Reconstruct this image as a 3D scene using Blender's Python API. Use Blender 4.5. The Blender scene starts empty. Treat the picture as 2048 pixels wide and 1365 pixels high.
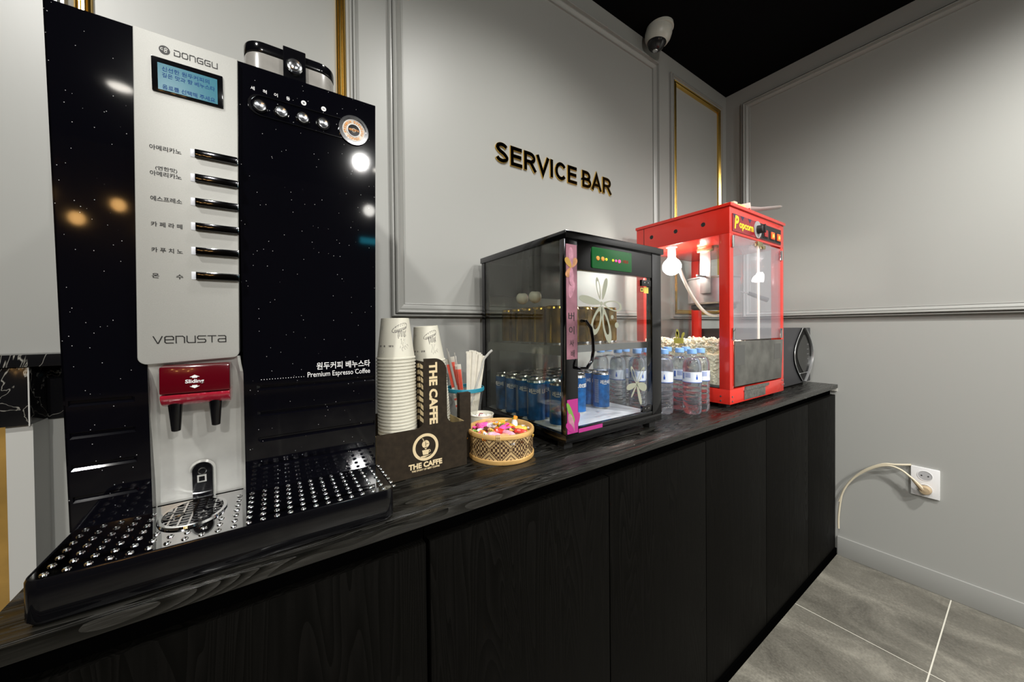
import bpy, bmesh, math, random
from mathutils import Matrix, Vector
R = random.Random(7)
PI = math.pi
C = bpy.context.scene.collection
sc = bpy.context.scene
# ---------------------------------------------------------------- camera
cd = bpy.data.cameras.new('camera'); cam = bpy.data.objects.new('camera', cd); C.objects.link(cam)
yaw, pitch, roll = 0.57027453, 0.010438382, 0.010306409
fwd = Vector((math.sin(yaw)*math.cos(pitch), math.cos(yaw)*math.cos(pitch), -math.sin(pitch)))
rt = Vector((math.cos(yaw), -math.sin(yaw), 0)); dn = fwd.cross(rt)
rr = math.cos(roll)*rt + math.sin(roll)*dn; dd = -math.sin(roll)*rt + math.cos(roll)*dn
cam.matrix_world = Matrix(((rr.x, -dd.x, -fwd.x, 0), (rr.y, -dd.y, -fwd.y, 0), (rr.z, -dd.z, -fwd.z, 1.19), (0, 0, 0, 1)))
cd.sensor_width = 36; cd.lens = 691.70/2048*36
cd.shift_x = (1024-989.5)/2048; cd.shift_y = -(682.5-663.38)/2048
cd.clip_start = .02
sc.camera = cam
sc.cycles.transparent_max_bounces = 32
sc.cycles.max_bounces = 14
sc.cycles.transmission_bounces = 14
# ---------------------------------------------------------------- world, exposure, lights
w = bpy.data.worlds.new('world'); sc.world = w; w.use_nodes = True
w.node_tree.nodes['Background'].inputs[0].default_value = (.9, .93, 1, 1)
w.node_tree.nodes['Background'].inputs[1].default_value = .02
vs = sc.view_settings; vs.view_transform = 'Standard'; vs.look = 'None'; vs.gamma = 1; vs.use_curve_mapping = False
vs.exposure = 0.0
def spot(x, y, z, e, ang, blend, target, col=(1, .98, .94), rad=.05):
    l = bpy.data.lights.new('ceiling_spot', 'SPOT'); l.energy = e; l.spot_size = math.radians(ang); l.spot_blend = blend
    l.color = col; l.shadow_soft_size = rad
    o = bpy.data.objects.new('ceiling_spot', l); C.objects.link(o); o.location = (x, y, z)
    o.rotation_euler = (Vector(target)-Vector((x, y, z))).to_track_quat('-Z', 'Y').to_euler()
    return o
def area(x, y, z, e, sx, sy, target, col=(1, 1, 1)):
    l = bpy.data.lights.new('ceiling_panel_light', 'AREA'); l.energy = e; l.shape = 'RECTANGLE'; l.size = sx; l.size_y = sy; l.color = col
    o = bpy.data.objects.new('ceiling_panel_light', l); C.objects.link(o); o.location = (x, y, z)
    o.rotation_euler = (Vector(target)-Vector((x, y, z))).to_track_quat('-Z', 'Y').to_euler()
    return o
LAMPS = [(.62, .22, 40, 120, .7, (.90, .75, .3)), (-.75, -.10, 80, 125, .6, (-.45, .8, .3)), (1.60, -.65, 165, 128, .8, (2.1, -.2, .5)),
         (.80, -2.65, 170, 96, .9, (.6, -.7, .2)), (1.3, -1.9, 190, 125, .85, (2.0, -.8, .6)), (-.60, -2.2, 130, 120, .8, (.1, -.2, .8))]
for x_, y_, e_, a_, b_, t_ in LAMPS: spot(x_, y_, 2.60, e_, a_, b_, t_)
# ---------------------------------------------------------------- materials
MATS = {}
def mat(name, col, rough=.5, metal=0, coat=0, emit=None, es=0, spec=None, trans=0, ior=None, bump=None, vary=None, alpha=None):
    if name in MATS: return MATS[name]
    m = bpy.data.materials.new(name); m.use_nodes = True; MATS[name] = m
    nt = m.node_tree; b = nt.nodes['Principled BSDF']
    b.inputs['Base Color'].default_value = (*col, 1); b.inputs['Roughness'].default_value = rough
    b.inputs['Metallic'].default_value = metal; b.inputs['Coat Weight'].default_value = coat
    if spec is not None: b.inputs['Specular IOR Level'].default_value = spec
    if trans: b.inputs['Transmission Weight'].default_value = trans
    if ior: b.inputs['IOR'].default_value = ior
    if emit: b.inputs['Emission Color'].default_value = (*emit, 1); b.inputs['Emission Strength'].default_value = es
    tc = None
    if bump or vary:
        tc = nt.nodes.new('ShaderNodeTexCoord')
    if bump:   # (scale, strength, stretch)
        mp = nt.nodes.new('ShaderNodeMapping'); mp.inputs['Scale'].default_value = bump[2] if len(bump) > 2 else (1, 1, 1)
        nz = nt.nodes.new('ShaderNodeTexNoise'); nz.inputs['Scale'].default_value = bump[0]; nz.inputs['Detail'].default_value = 4
        bp = nt.nodes.new('ShaderNodeBump'); bp.inputs['Strength'].default_value = bump[1]; bp.inputs['Distance'].default_value = .002
        nt.links.new(tc.outputs['Object'], mp.inputs[0]); nt.links.new(mp.outputs[0], nz.inputs['Vector'])
        nt.links.new(nz.outputs[0], bp.inputs['Height']); nt.links.new(bp.outputs[0], b.inputs['Normal'])
    if vary:   # (scale, amount)
        nz = nt.nodes.new('ShaderNodeTexNoise'); nz.inputs['Scale'].default_value = vary[0]; nz.inputs['Detail'].default_value = 5
        nt.links.new(tc.outputs['Object'], nz.inputs['Vector'])
        cr = nt.nodes.new('ShaderNodeValToRGB'); cr.color_ramp.elements[0].position = .3; cr.color_ramp.elements[1].position = .7
        cr.color_ramp.elements[0].color = (*[c*(1-vary[1]) for c in col], 1); cr.color_ramp.elements[1].color = (*[min(1, c*(1+vary[1])) for c in col], 1)
        nt.links.new(nz.outputs[0], cr.inputs[0]); nt.links.new(cr.outputs[0], b.inputs['Base Color'])
    return m
def N(m): return m.node_tree.nodes, m.node_tree.links, m.node_tree.nodes['Principled BSDF']
WALL = mat('wall_grey_paint', (.355, .358, .338), .42, bump=(60, .06, (1, 1, .15)))
WALLL = mat('wall_pale_paint', (.56, .56, .53), .5, bump=(60, .05))
CEIL = mat('ceiling_black_paint', (.0018, .0018, .0025), .9, spec=.1)
GOLD = mat('gold_trim_metal', (.80, .52, .13), .22, 1)
GREYTRIM = mat('moulding_grey_paint', (.33, .333, .315), .30)
BASE = mat('skirting_grey_paint', (.35, .353, .335), .42)
GROUT = mat('floor_grout', (.62, .60, .52), .8)
# floor tile: greige concrete-look porcelain
TILE = mat('floor_tile_stone', (.2, .19, .16), .38)
n, l, b = N(TILE)
tc = n.new('ShaderNodeTexCoord'); mp = n.new('ShaderNodeMapping'); mp.inputs['Scale'].default_value = (1.1, .75, 1); mp.inputs['Rotation'].default_value = (0, 0, .5)
n1 = n.new('ShaderNodeTexNoise'); n1.inputs['Scale'].default_value = 5; n1.inputs['Detail'].default_value = 9; n1.inputs['Roughness'].default_value = .68; n1.inputs['Distortion'].default_value = .6
n2 = n.new('ShaderNodeTexNoise'); n2.inputs['Scale'].default_value = 140; n2.inputs['Detail'].default_value = 4
mx = n.new('ShaderNodeMix'); mx.data_type = 'FLOAT'; mx.inputs[0].default_value = .25
cr = n.new('ShaderNodeValToRGB'); e = cr.color_ramp.elements; e[0].position = .36; e[0].color = (.085, .080, .066, 1); e[1].position = .68; e[1].color = (.29, .275, .23, 1)
k = e.new(.5); k.color = (.15, .142, .118, 1)
l.new(tc.outputs['Object'], mp.inputs[0]); l.new(mp.outputs[0], n1.inputs['Vector']); l.new(tc.outputs['Object'], n2.inputs['Vector'])
l.new(n1.outputs[0], mx.inputs[2]); l.new(n2.outputs[0], mx.inputs[3]); l.new(mx.outputs[0], cr.inputs[0]); l.new(cr.outputs[0], b.inputs['Base Color'])
# black stained oak; grain along the given axis
def oak(name, stretch, c0, c1, r0, r1, bs):
    m = mat(name, c0, .4); n, l, b = N(m)
    tc = n.new('ShaderNodeTexCoord'); mp = n.new('ShaderNodeMapping'); mp.inputs['Scale'].default_value = stretch
    n1 = n.new('ShaderNodeTexNoise'); n1.inputs['Scale'].default_value = 1.1; n1.inputs['Detail'].default_value = 2; n1.inputs['Distortion'].default_value = .8
    m1 = n.new('ShaderNodeMath'); m1.operation = 'MULTIPLY'; m1.inputs[1].default_value = 34
    m2 = n.new('ShaderNodeMath'); m2.operation = 'FRACT'
    n2 = n.new('ShaderNodeTexNoise'); n2.inputs['Scale'].default_value = 24; n2.inputs['Detail'].default_value = 6
    ad = n.new('ShaderNodeMath'); ad.operation = 'MULTIPLY'
    l.new(tc.outputs['Object'], mp.inputs[0]); l.new(mp.outputs[0], n1.inputs['Vector']); l.new(mp.outputs[0], n2.inputs['Vector'])
    l.new(n1.outputs[0], m1.inputs[0]); l.new(m1.outputs[0], m2.inputs[0]); l.new(m2.outputs[0], ad.inputs[0]); l.new(n2.outputs[0], ad.inputs[1])
    cr = n.new('ShaderNodeValToRGB'); e = cr.color_ramp.elements; e[0].position = .05; e[0].color = (*c0, 1); e[1].position = .5; e[1].color = (*c1, 1)
    l.new(ad.outputs[0], cr.inputs[0]); l.new(cr.outputs[0], b.inputs['Base Color'])
    mr = n.new('ShaderNodeMapRange'); mr.inputs[1].default_value = 0; mr.inputs[2].default_value = .6; mr.inputs[3].default_value = r0; mr.inputs[4].default_value = r1
    l.new(ad.outputs[0], mr.inputs[0]); l.new(mr.outputs[0], b.inputs['Roughness'])
    bp = n.new('ShaderNodeBump'); bp.inputs['Strength'].default_value = bs; bp.inputs['Distance'].default_value = .0015
    l.new(ad.outputs[0], bp.inputs['Height']); l.new(bp.outputs[0], b.inputs['Normal'])
    return m
OAKT = oak('worktop_black_oak', (1.0, 11, 11), (.003, .003, .0025), (.020, .019, .016), .16, .50, 1.0); N(OAKT)[2].inputs['Specular IOR Level'].default_value = .6
OAKD = oak('door_black_oak', (8, 8, .6), (.0016, .0015, .0012), (.0034, .0031, .0026), .5, .7, .12); N(OAKD)[2].inputs['Specular IOR Level'].default_value = .05
VOID = mat('recess_black', (.001, .001, .001), .9, spec=0)
# glossy black with dust specks
def dusty(name, base, rough, amount=.45, sc_=160, metal=0):
    m = mat(name, base, rough, metal); n, l, b = N(m)
    tc = n.new('ShaderNodeTexCoord'); v = n.new('ShaderNodeTexVoronoi'); v.inputs['Scale'].default_value = sc_
    lt = n.new('ShaderNodeMath'); lt.operation = 'LESS_THAN'; lt.inputs[1].default_value = .11
    nz = n.new('ShaderNodeTexWhiteNoise'); nz.noise_dimensions = '3D'
    lt2 = n.new('ShaderNodeMath'); lt2.operation = 'LESS_THAN'; lt2.inputs[1].default_value = .13
    mu = n.new('ShaderNodeMath'); mu.operation = 'MULTIPLY'
    mx = n.new('ShaderNodeMix'); mx.data_type = 'RGBA'
    l.new(tc.outputs['Object'], v.inputs['Vector']); l.new(v.outputs['Distance'], lt.inputs[0]); l.new(v.outputs['Position'], nz.inputs['Vector'])
    l.new(nz.outputs['Value'], lt2.inputs[0]); l.new(lt.outputs[0], mu.inputs[0]); l.new(lt2.outputs[0], mu.inputs[1])
    mx.inputs[6].default_value = (*base, 1); mx.inputs[7].default_value = (amount, amount, amount, 1)
    l.new(mu.outputs[0], mx.inputs[0]); l.new(mx.outputs[2], b.inputs['Base Color'])
    return m
BLK = dusty('machine_gloss_black', (.002, .002, .0035), .05, .5, 230)
BLKS = mat('machine_black_plain', (.003, .003, .004), .10)
SILV = mat('machine_silver_paint', (.40, .40, .375), .42, .2, bump=(900, .02), vary=(1300, .06))
SILV2 = mat('machine_silver_back', (.56, .56, .53), .2, .35, vary=(14, .14), bump=(9, .25))
CHROME = mat('chrome', (.75, .76, .78), .07, 1)
DCHROME = mat('dark_chrome', (.10, .10, .11), .08, 1)
MIRR = mat('tray_mirror_steel', (.60, .61, .63), .045, 1)
RED = mat('dispenser_red', (.085, .001, .005), .15, coat=.4)
REDL = mat('dispenser_red_clear', (.34, .012, .03), .08, coat=.6, bump=(120, .8))
INK = mat('black_ink', (.006, .006, .006), .5)
WINK = mat('white_ink', (.8, .8, .8), .5)
LCD = mat('lcd_backlight', (.02, .08, .11), .2, spec=.05, emit=(.055, .25, .32), es=.5)
LCDI = mat('lcd_ink', (.01, .03, .10), .5, spec=.05, emit=(.02, .07, .25), es=.5)
ORNG = mat('badge_orange', (.75, .30, .05), .4)
GRAYB = mat('badge_grey', (.25, .22, .18), .3, .5)
BTN = mat('button_brushed_metal', (.75, .77, .80), .18, 1)
PAPER = mat('cup_paper_white', (.66, .64, .54), .55, vary=(30, .04))
PRINT = mat('cup_print', (.12, .11, .10), .6)
PRINTG = mat('cup_print_faint', (.45, .45, .42), .6)
KRAFT = mat('carrier_dark_brown', (.024, .017, .010), .75, spec=.2, vary=(90, .25))
CREAM = mat('carrier_cream', (.72, .58, .35), .6)
CREAMI = mat('carrier_board_inside', (.50, .38, .18), .7)
BAMB = mat('bamboo', (.62, .38, .13), .4, bump=(40, .3, (1, 1, 8)), vary=(25, .15))
BAMBD = mat('bamboo_dark_weave', (.05, .022, .01), .5)
BAMBL = mat('bamboo_pale_weave', (.60, .42, .20), .5)
STEEL = mat('case_dark_steel', (.085, .085, .09), .10, 1)
STEELG = mat('case_brushed_steel', (.42, .42, .44), .25, 1)
WHITEP = mat('white_enamel', (.75, .77, .82), .25)
BLUEC = mat('can_blue', (.006, .13, .42), .25, .25, vary=(55, .5))
CANTOP = mat('can_lid_metal', (.72, .72, .70), .2, 1)
CANBR = mat('can_dark_gold', (.17, .10, .025), .28, .4, vary=(30, .6))
CANGO = mat('can_gold_band', (.62, .40, .08), .2, 1)
PINK = mat('strip_pink_reflection', (.30, .14, .18), .2, .5, vary=(14, .5))  # reddish reflection on the chrome strip, put into the colour
MAG = mat('sticker_magenta', (.38, .03, .20), .3)
GRN = mat('sticker_leaf', (.16, .33, .06), .3)
SGREEN = mat('control_green', (.006, .075, .018), .2, emit=(.0, .15, .02), es=.12)
DECAL = mat('frosted_flower_decal', (.27, .28, .215), .6)
YEL = mat('sticker_yellow', (.62, .55, .10), .4)
LEDR = mat('led_red', (.8, .02, .05), .3, emit=(1, .02, .12), es=5)
LEDY = mat('led_yellow', (.5, .45, .02), .3, emit=(.8, .7, .05), es=.6)
POPR = mat('popcorn_red_enamel', (.60, .022, .012), .24, coat=.4)
POPD = mat('popcorn_header_dark_red', (.24, .012, .02), .25)
ORNL = mat('switch_lit', (1, .1, .01), .2, emit=(1, .045, .008), es=1.2)
SWR = mat('switch_red', (.3, .01, .01), .2)
KETT = mat('kettle_steel', (.34, .33, .32), .36, .8, vary=(20, .2))
ALU = mat('hatch_scuffed_steel', (.17, .17, .155), .42, .7, vary=(18, .3))
POPC = mat('popcorn_white', (.85, .80, .62), .8, vary=(60, .12))
BULB = mat('lamp_bulb_lit', (1, 1, 1), .3, emit=(1, .96, .88), es=90)
HOSE = mat('white_hose', (.80, .78, .68), .4)
RUBB = mat('rubber_black', (.01, .01, .01), .6)
MWD = mat('microwave_dark_grey', (.035, .035, .038), .45, spec=.3)
MWS = mat('microwave_silver', (.62, .63, .63), .25, .8)
OUTW = mat('outlet_white', (.80, .80, .80), .35)
CABL = mat('cable_cream', (.62, .56, .42), .5)
CAMW = mat('camera_housing_white', (.62, .62, .56), .35)
BCAP = mat('cap_light_blue', (.22, .42, .80), .35)
LABL = mat('bottle_label', (.70, .76, .86), .4)
LBLU = mat('bottle_label_blue', (.03, .10, .45), .4)
TEAL = mat('cup_rim_teal', (.03, .30, .42), .35)
STRW = mat('straw_paper_wrap', (.70, .67, .58), .55, vary=(60, .06))
STRR = mat('sugar_stick_red', (.75, .10, .06), .45)
WOODY = mat('yellow_wood', (.42, .25, .06), .4, vary=(6, .3))
MIC = dict()
def glassmat(name, tint, ior=1.5, base=.0, haze=0):
    if name in MATS: return MATS[name]
    m = bpy.data.materials.new(name); m.use_nodes = True; MATS[name] = m
    n, l = m.node_tree.nodes, m.node_tree.links
    n.remove(n['Principled BSDF']); out = n['Material Output']
    t = n.new('ShaderNodeBsdfTransparent'); t.inputs[0].default_value = (*tint, 1)
    g = n.new('ShaderNodeBsdfGlossy'); g.inputs['Roughness'].default_value = .015; g.inputs[0].default_value = (1, 1, 1, 1)
    f = n.new('ShaderNodeFresnel'); ge = n.new('ShaderNodeNewGeometry'); mi = n.new('ShaderNodeMix'); mi.data_type = 'FLOAT'; mi.inputs[2].default_value = ior; mi.inputs[3].default_value = 1/ior
    l.new(ge.outputs['Backfacing'], mi.inputs[0]); l.new(mi.outputs[0], f.inputs[0])
    ad = n.new('ShaderNodeMath'); ad.operation = 'ADD'; ad.inputs[1].default_value = base; ad.use_clamp = True
    mx = n.new('ShaderNodeMixShader'); l.new(f.outputs[0], ad.inputs[0]); l.new(ad.outputs[0], mx.inputs[0]); l.new(t.outputs[0], mx.inputs[1]); l.new(g.outputs[0], mx.inputs[2])
    last = mx
    if haze:
        d = n.new('ShaderNodeBsdfDiffuse'); d.inputs[0].default_value = (.8, .8, .85, 1); m2 = n.new('ShaderNodeMixShader'); m2.inputs[0].default_value = haze
        l.new(mx.outputs[0], m2.inputs[1]); l.new(d.outputs[0], m2.inputs[2]); last = m2
    l.new(last.outputs[0], out.inputs[0]); return m
GLASS = glassmat('clear_glass', (.97, .98, .98), 1.35)
GLASST = glassmat('tinted_side_glass', (.80, .81, .76), 1.36, .03)
PLEX = glassmat('scuffed_acrylic', (.93, .93, .97), 1.4, .01, .07)
PCUP = glassmat('clear_plastic_cup', (.92, .92, .9), 1.45, .02, .05)
BOTL = glassmat('bottle_plastic', (.93, .95, .98), 1.5, .03, .03)
WATER = mat('water', (.97, .99, 1), .0, trans=1, ior=1.33, bump=(60, .35))
# veined black marble
MARB = mat('black_marble', (.006, .006, .007), .12); n, l, b = N(MARB)
tc = n.new('ShaderNodeTexCoord'); n1 = n.new('ShaderNodeTexNoise'); n1.inputs['Scale'].default_value = 8; n1.inputs['Detail'].default_value = 4; n1.inputs['Distortion'].default_value = 1.6
s = n.new('ShaderNodeMath'); s.operation = 'SUBTRACT'; s.inputs[1].default_value = .5; a_ = n.new('ShaderNodeMath'); a_.operation = 'ABSOLUTE'
cr = n.new('ShaderNodeValToRGB'); e = cr.color_ramp.elements; e[0].position = .0; e[0].color = (.35, .34, .3, 1); e[1].position = .006; e[1].color = (.007, .007, .008, 1)
l.new(tc.outputs['Object'], n1.inputs['Vector']); l.new(n1.outputs[0], s.inputs[0]); l.new(s.outputs[0], a_.inputs[0]); l.new(a_.outputs[0], cr.inputs[0]); l.new(cr.outputs[0], b.inputs['Base Color'])
# ---------------------------------------------------------------- mesh helpers
class MB:
    def __init__(s): s.v = []; s.f = []; s.mi = []; s.mats = []
    def m(s, mt):
        if mt not in s.mats: s.mats.append(mt)
        return s.mats.index(mt)
    def add(s, vs, fs, mt, T=None):
        o = len(s.v); i = s.m(mt)
        s.v += [tuple(T @ Vector(v)) if T else tuple(v) for v in vs]
        for f in fs: s.f.append([a+o for a in f]); s.mi.append(i)
        return s
    def box(s, x0, x1, y0, y1, z0, z1, mt, T=None):
        vs = [(x, y, z) for x in (x0, x1) for y in (y0, y1) for z in (z0, z1)]
        return s.add(vs, [(0, 1, 3, 2), (4, 6, 7, 5), (0, 4, 5, 1), (2, 3, 7, 6), (0, 2, 6, 4), (1, 5, 7, 3)], mt, T)
    def prism(s, poly, z0, z1, mt, T=None):   # poly in xy, extruded along z
        n_ = len(poly); vs = [(x, y, z0) for x, y in poly]+[(x, y, z1) for x, y in poly]
        fs = [list(range(n_))[::-1], list(range(n_, 2*n_))]+[(i, (i+1) % n_, n_+(i+1) % n_, n_+i) for i in range(n_)]
        return s.add(vs, fs, mt, T)
    def lathe(s, prof, mt, T=None, n=24, cap=True):
        vs = []; fs = []
        for r, z in prof:
            vs += [(r*math.cos(2*PI*i/n), r*math.sin(2*PI*i/n), z) for i in range(n)]
        for j in range(len(prof)-1):
            for i in range(n): fs.append((j*n+i, j*n+(i+1) % n, (j+1)*n+(i+1) % n, (j+1)*n+i))
        if cap:
            if prof[0][0] > 0: fs.append(list(range(n))[::-1])
            if prof[-1][0] > 0: fs.append([(len(prof)-1)*n+i for i in range(n)])
        return s.add(vs, fs, mt, T)
    def tube(s, pts, r, mt, n=8, T=None, flat=None):
        pts = [Vector(p) for p in pts]; vs = []; fs = []; up = Vector((.13, .21, .97)).normalized()
        for k, p in enumerate(pts):
            t = (pts[min(k+1, len(pts)-1)]-pts[max(k-1, 0)]).normalized()
            a = t.cross(up).normalized(); b_ = t.cross(a)
            rk = r[k] if isinstance(r, (list, tuple)) else r
            for i in range(n):
                an = 2*PI*i/n; vs.append(p+a*math.cos(an)*rk+b_*math.sin(an)*rk*(flat or 1))
        for k in range(len(pts)-1):
            for i in range(n): fs.append((k*n+i, k*n+(i+1) % n, (k+1)*n+(i+1) % n, (k+1)*n+i))
        fs.append(list(range(n))[::-1]); fs.append([(len(pts)-1)*n+i for i in range(n)])
        return s.add(vs, fs, mt, T)
    def build(s, name, parent=None, bevel=0, smooth=False, seg=2, loc=None):
        me = bpy.data.meshes.new(name); me.from_pydata(s.v, [], s.f)
        for m_ in s.mats: me.materials.append(m_)
        for p, i in zip(me.polygons, s.mi): p.material_index = i
        bm = bmesh.new(); bm.from_mesh(me)
        bmesh.ops.recalc_face_normals(bm, faces=bm.faces)
        if bevel:
            ed = [e_ for e_ in bm.edges if len(e_.link_faces) == 2 and e_.calc_face_angle(0) > .6]
            bmesh.ops.bevel(bm, geom=ed, offset=bevel, segments=seg, affect='EDGES', profile=.6, clamp_overlap=True)
        bm.to_mesh(me); bm.free()
        if smooth or bevel:
            for p in me.polygons: p.use_smooth = True
            try: me.set_sharp_from_angle(angle=math.radians(38))
            except Exception: pass
        o = bpy.data.objects.new(name, me); C.objects.link(o)
        if parent: o.parent = parent
        if loc is not None: o.location = loc
        return o
def one(name, fn, parent=None, bevel=0, smooth=False, **kw):
    b_ = MB(); fn(b_); return b_.build(name, parent, bevel, smooth, **kw)
def bx(name, x0, x1, y0, y1, z0, z1, mt, parent=None, bevel=0, T=None):
    return MB().box(x0, x1, y0, y1, z0, z1, mt, T).build(name, parent, bevel)
def tag(o, label, cat, group=None, kind=None):
    o['label'] = label; o['category'] = cat
    if group: o['group'] = group
    if kind: o['kind'] = kind
    return o
def thing(name, label, cat, loc=(0, 0, 0), group=None):
    o = bpy.data.objects.new(name, None); C.objects.link(o); o.location = loc; o.empty_display_size = .05
    return tag(o, label, cat, group)
def struct(o): o['kind'] = 'structure'; return o
def copytree(o, loc=None, rotz=None, label=None):
    r = o.copy(); C.objects.link(r)
    if loc is not None: r.location = loc
    if rotz is not None: r.rotation_euler = (0, 0, rotz)
    if label: r['label'] = label
    for c in list(o.children):
        d = c.copy(); C.objects.link(d); d.parent = r
        for g in c.children: h = g.copy(); C.objects.link(h); h.parent = d
    return r
def Tx(x, y, z): return Matrix.Translation((x, y, z))
def frame(o, u, v, n_):   # columns u v n
    M_ = Matrix((u, v, n_)).transposed().to_4x4(); M_.translation = Vector(o); return M_
def text(body, T, mt, x0, y0, wid, hei, parent, name='lettering', ext=.0004, bold=0, align=None, italic=0):
    """text laid in the xy plane of T, bounding box fitted to (x0,y0,wid,hei)"""
    cu = bpy.data.curves.new('txt', 'FONT'); cu.body = body; cu.size = 1; cu.extrude = .01; cu.offset = bold; cu.resolution_u = 3
    cu.shear = italic
    o = bpy.data.objects.new('txt', cu); C.objects.link(o)
    bpy.context.view_layer.update()
    me = bpy.data.meshes.new_from_object(o.evaluated_get(bpy.context.evaluated_depsgraph_get()))
    bpy.data.objects.remove(o); bpy.data.curves.remove(cu)
    xs = [v.co.x for v in me.vertices]; ys = [v.co.y for v in me.vertices]
    ax, ay = min(xs), min(ys); sx = (max(xs)-ax) or 1; sy = (max(ys)-ay) or 1
    kx = wid/sx if wid else hei/sy; ky = hei/sy if hei else kx
    for v in me.vertices:
        v.co = T @ Vector((x0+(v.co.x-ax)*kx, y0+(v.co.y-ay)*ky, v.co.z/.01*ext*.5+ext*.5))
    me.materials.clear(); me.materials.append(mt); me.name = name
    for p in me.polygons: p.material_index = 0
    r = bpy.data.objects.new(name, me); C.objects.link(r); r.parent = parent
    return r
def ring(s, T, r0, r1, z0, z1, mt, n=32, a0=0, a1=2*PI):
    full = abs(a1-a0-2*PI) < 1e-6; m_ = n if full else n+1; vs = []; fs = []
    for i in range(m_):
        a = a0+(a1-a0)*i/n; c, d = math.cos(a), math.sin(a)
        vs += [(r0*c, r0*d, z0), (r1*c, r1*d, z0), (r1*c, r1*d, z1), (r0*c, r0*d, z1)]
    for i in range(n):
        j = (i+1) % m_
        for q in range(4): fs.append((i*4+q, i*4+(q+1) % 4, j*4+(q+1) % 4, j*4+q))
    if not full: fs += [(0, 1, 2, 3), tuple(4*(m_-1)+q for q in (3, 2, 1, 0))]
    return s.add(vs, fs, mt, T)
# ================================================================ ROOM SHELL
XR, YB, ZC, WT = 2.445, 1.063, 2.64, .8804
XL = -.436
g = MB().box(-4, XR+.1, -4.1, YB+.6, -.06, -.0008, GROUT).build('floor'); struct(g)
tile_me = None
for i in range(11):
    for j in range(7):
        x1 = 2.468-.608*i; y1 = .796-.608*j
        xa, xb = x1-.608+.0022, min(x1-.0022, XR); ya, yb = y1-.608+.002, y1-.002
        bx('floor_tile', xa, xb, ya, yb, -.004, .0+R.uniform(0, .0003), TILE, g)
struct(bx('wall_back', XL-.006, XR+.1, YB, YB+.12, 1.02, ZC, WALL))
struct(bx('wall_back_lower', -.40, XR+.1, YB, YB+.12, 0, 1.02, WALL))
struct(bx('wall_right', XR, XR+.12, -4, YB+.12, 0, ZC, WALL))
struct(bx('wall_left', -4.1, -4, -4, YB+.6, 0, ZC, WALL))
struct(bx('wall_front', -4.1, XR+.1, -4.1, -4, 0, ZC, mat('wall_dark_paint', (.06, .06, .062), .6)))
struct(bx('ceiling', -4.1, XR+.1, -4.1, YB+.72, ZC, ZC+.06, CEIL))
struct(bx('wall_recess', -4.1, XL+.05, YB+.5, YB+.62, 0, ZC, WOODY))
struct(bx('baseboard_right', XR-.010, XR, -4, .545, 0, .098, BASE, bevel=.003))
# mitred picture-frame mouldings; profile = (inset, height) pairs
def moulding(name, T, x0, x1, z0, z1, prof, mt):
    s = MB(); vs = []; fs = []
    for d, h in prof: vs += [(x0+d, z0+d, h), (x1-d, z0+d, h), (x1-d, z1-d, h), (x0+d, z1-d, h)]
    for k_ in range(len(prof)-1):
        for q in range(4): fs.append((k_*4+q, k_*4+(q+1) % 4, (k_+1)*4+(q+1) % 4, (k_+1)*4+q))
    s.add(vs, fs, mt, T); o = s.build(name, None, smooth=False); return struct(o)
PG = [(0, 0), (0, .014), (.003, .018), (.006, .018), (.0075, .009), (.0095, .009), (.0105, .020), (.014, .024), (.018, .023), (.0195, .012), (.0215, .012), (.026, .014), (.034, .008), (.039, .005), (.0395, .007), (.042, .0065), (.0425, .0)]
PGS = [(0, 0), (0, .012), (.003, .015), (.007, .015), (.008, .008), (.010, .008), (.012, .017), (.017, .017), (.019, .009), (.026, .005), (.028, 0)]
PGO = [(0, 0), (0, .010), (.003, .013), (.006, .010), (.008, .010), (.011, .013), (.015, .013), (.018, .010), (.020, .012), (.023, .009), (.024, 0)]
TB = frame((0, YB, 0), (1, 0, 0), (0, 0, 1), (0, -1, 0))
TR = frame((XR, 0, 0), (0, 1, 0), (0, 0, 1), (-1, 0, 0))
moulding('trim_1', TB, .306, 1.700, 1.228, 2.552, PG, GREYTRIM)
for i, (a, b_) in enumerate(((1.812, 2.382), (-.358, .212))):
    moulding('trim_%d' % (2+2*i), TB, a, b_, 1.228, 2.552, PGS, GREYTRIM)
    moulding('trim_%d' % (3+2*i), TB, a+.028, b_-.028, 1.256, 2.524, PGO, GOLD)
moulding('trim_6', TR, -1.30, .972, 1.228, 2.548, PG, GREYTRIM)
moulding('trim_7', TR, -3.4, -1.42, 1.228, 2.548, PG, GREYTRIM)
# marble band and pier at the left end of the back wall
struct(bx('trim_8', XL-.02, -.15, .992, YB+.14, 1.1272, 1.150, MARB, bevel=.002))
struct(bx('trim_9', XL-.004, -.3795, .998, YB+.14, 1.020, 1.1265, MARB, bevel=.001))
struct(bx('trim_10', -.379, -.15, YB-.006, YB, 1.018, 1.126, MARB, bevel=.001))
struct(bx('trim_11', -.3806, -.3788, .9975, .9992, 1.018, 1.1265, WALLL))
struct(bx('wall_pier', -.411, -.379, 1.007, YB+.12, 0, 1.020, WALLL))
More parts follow.
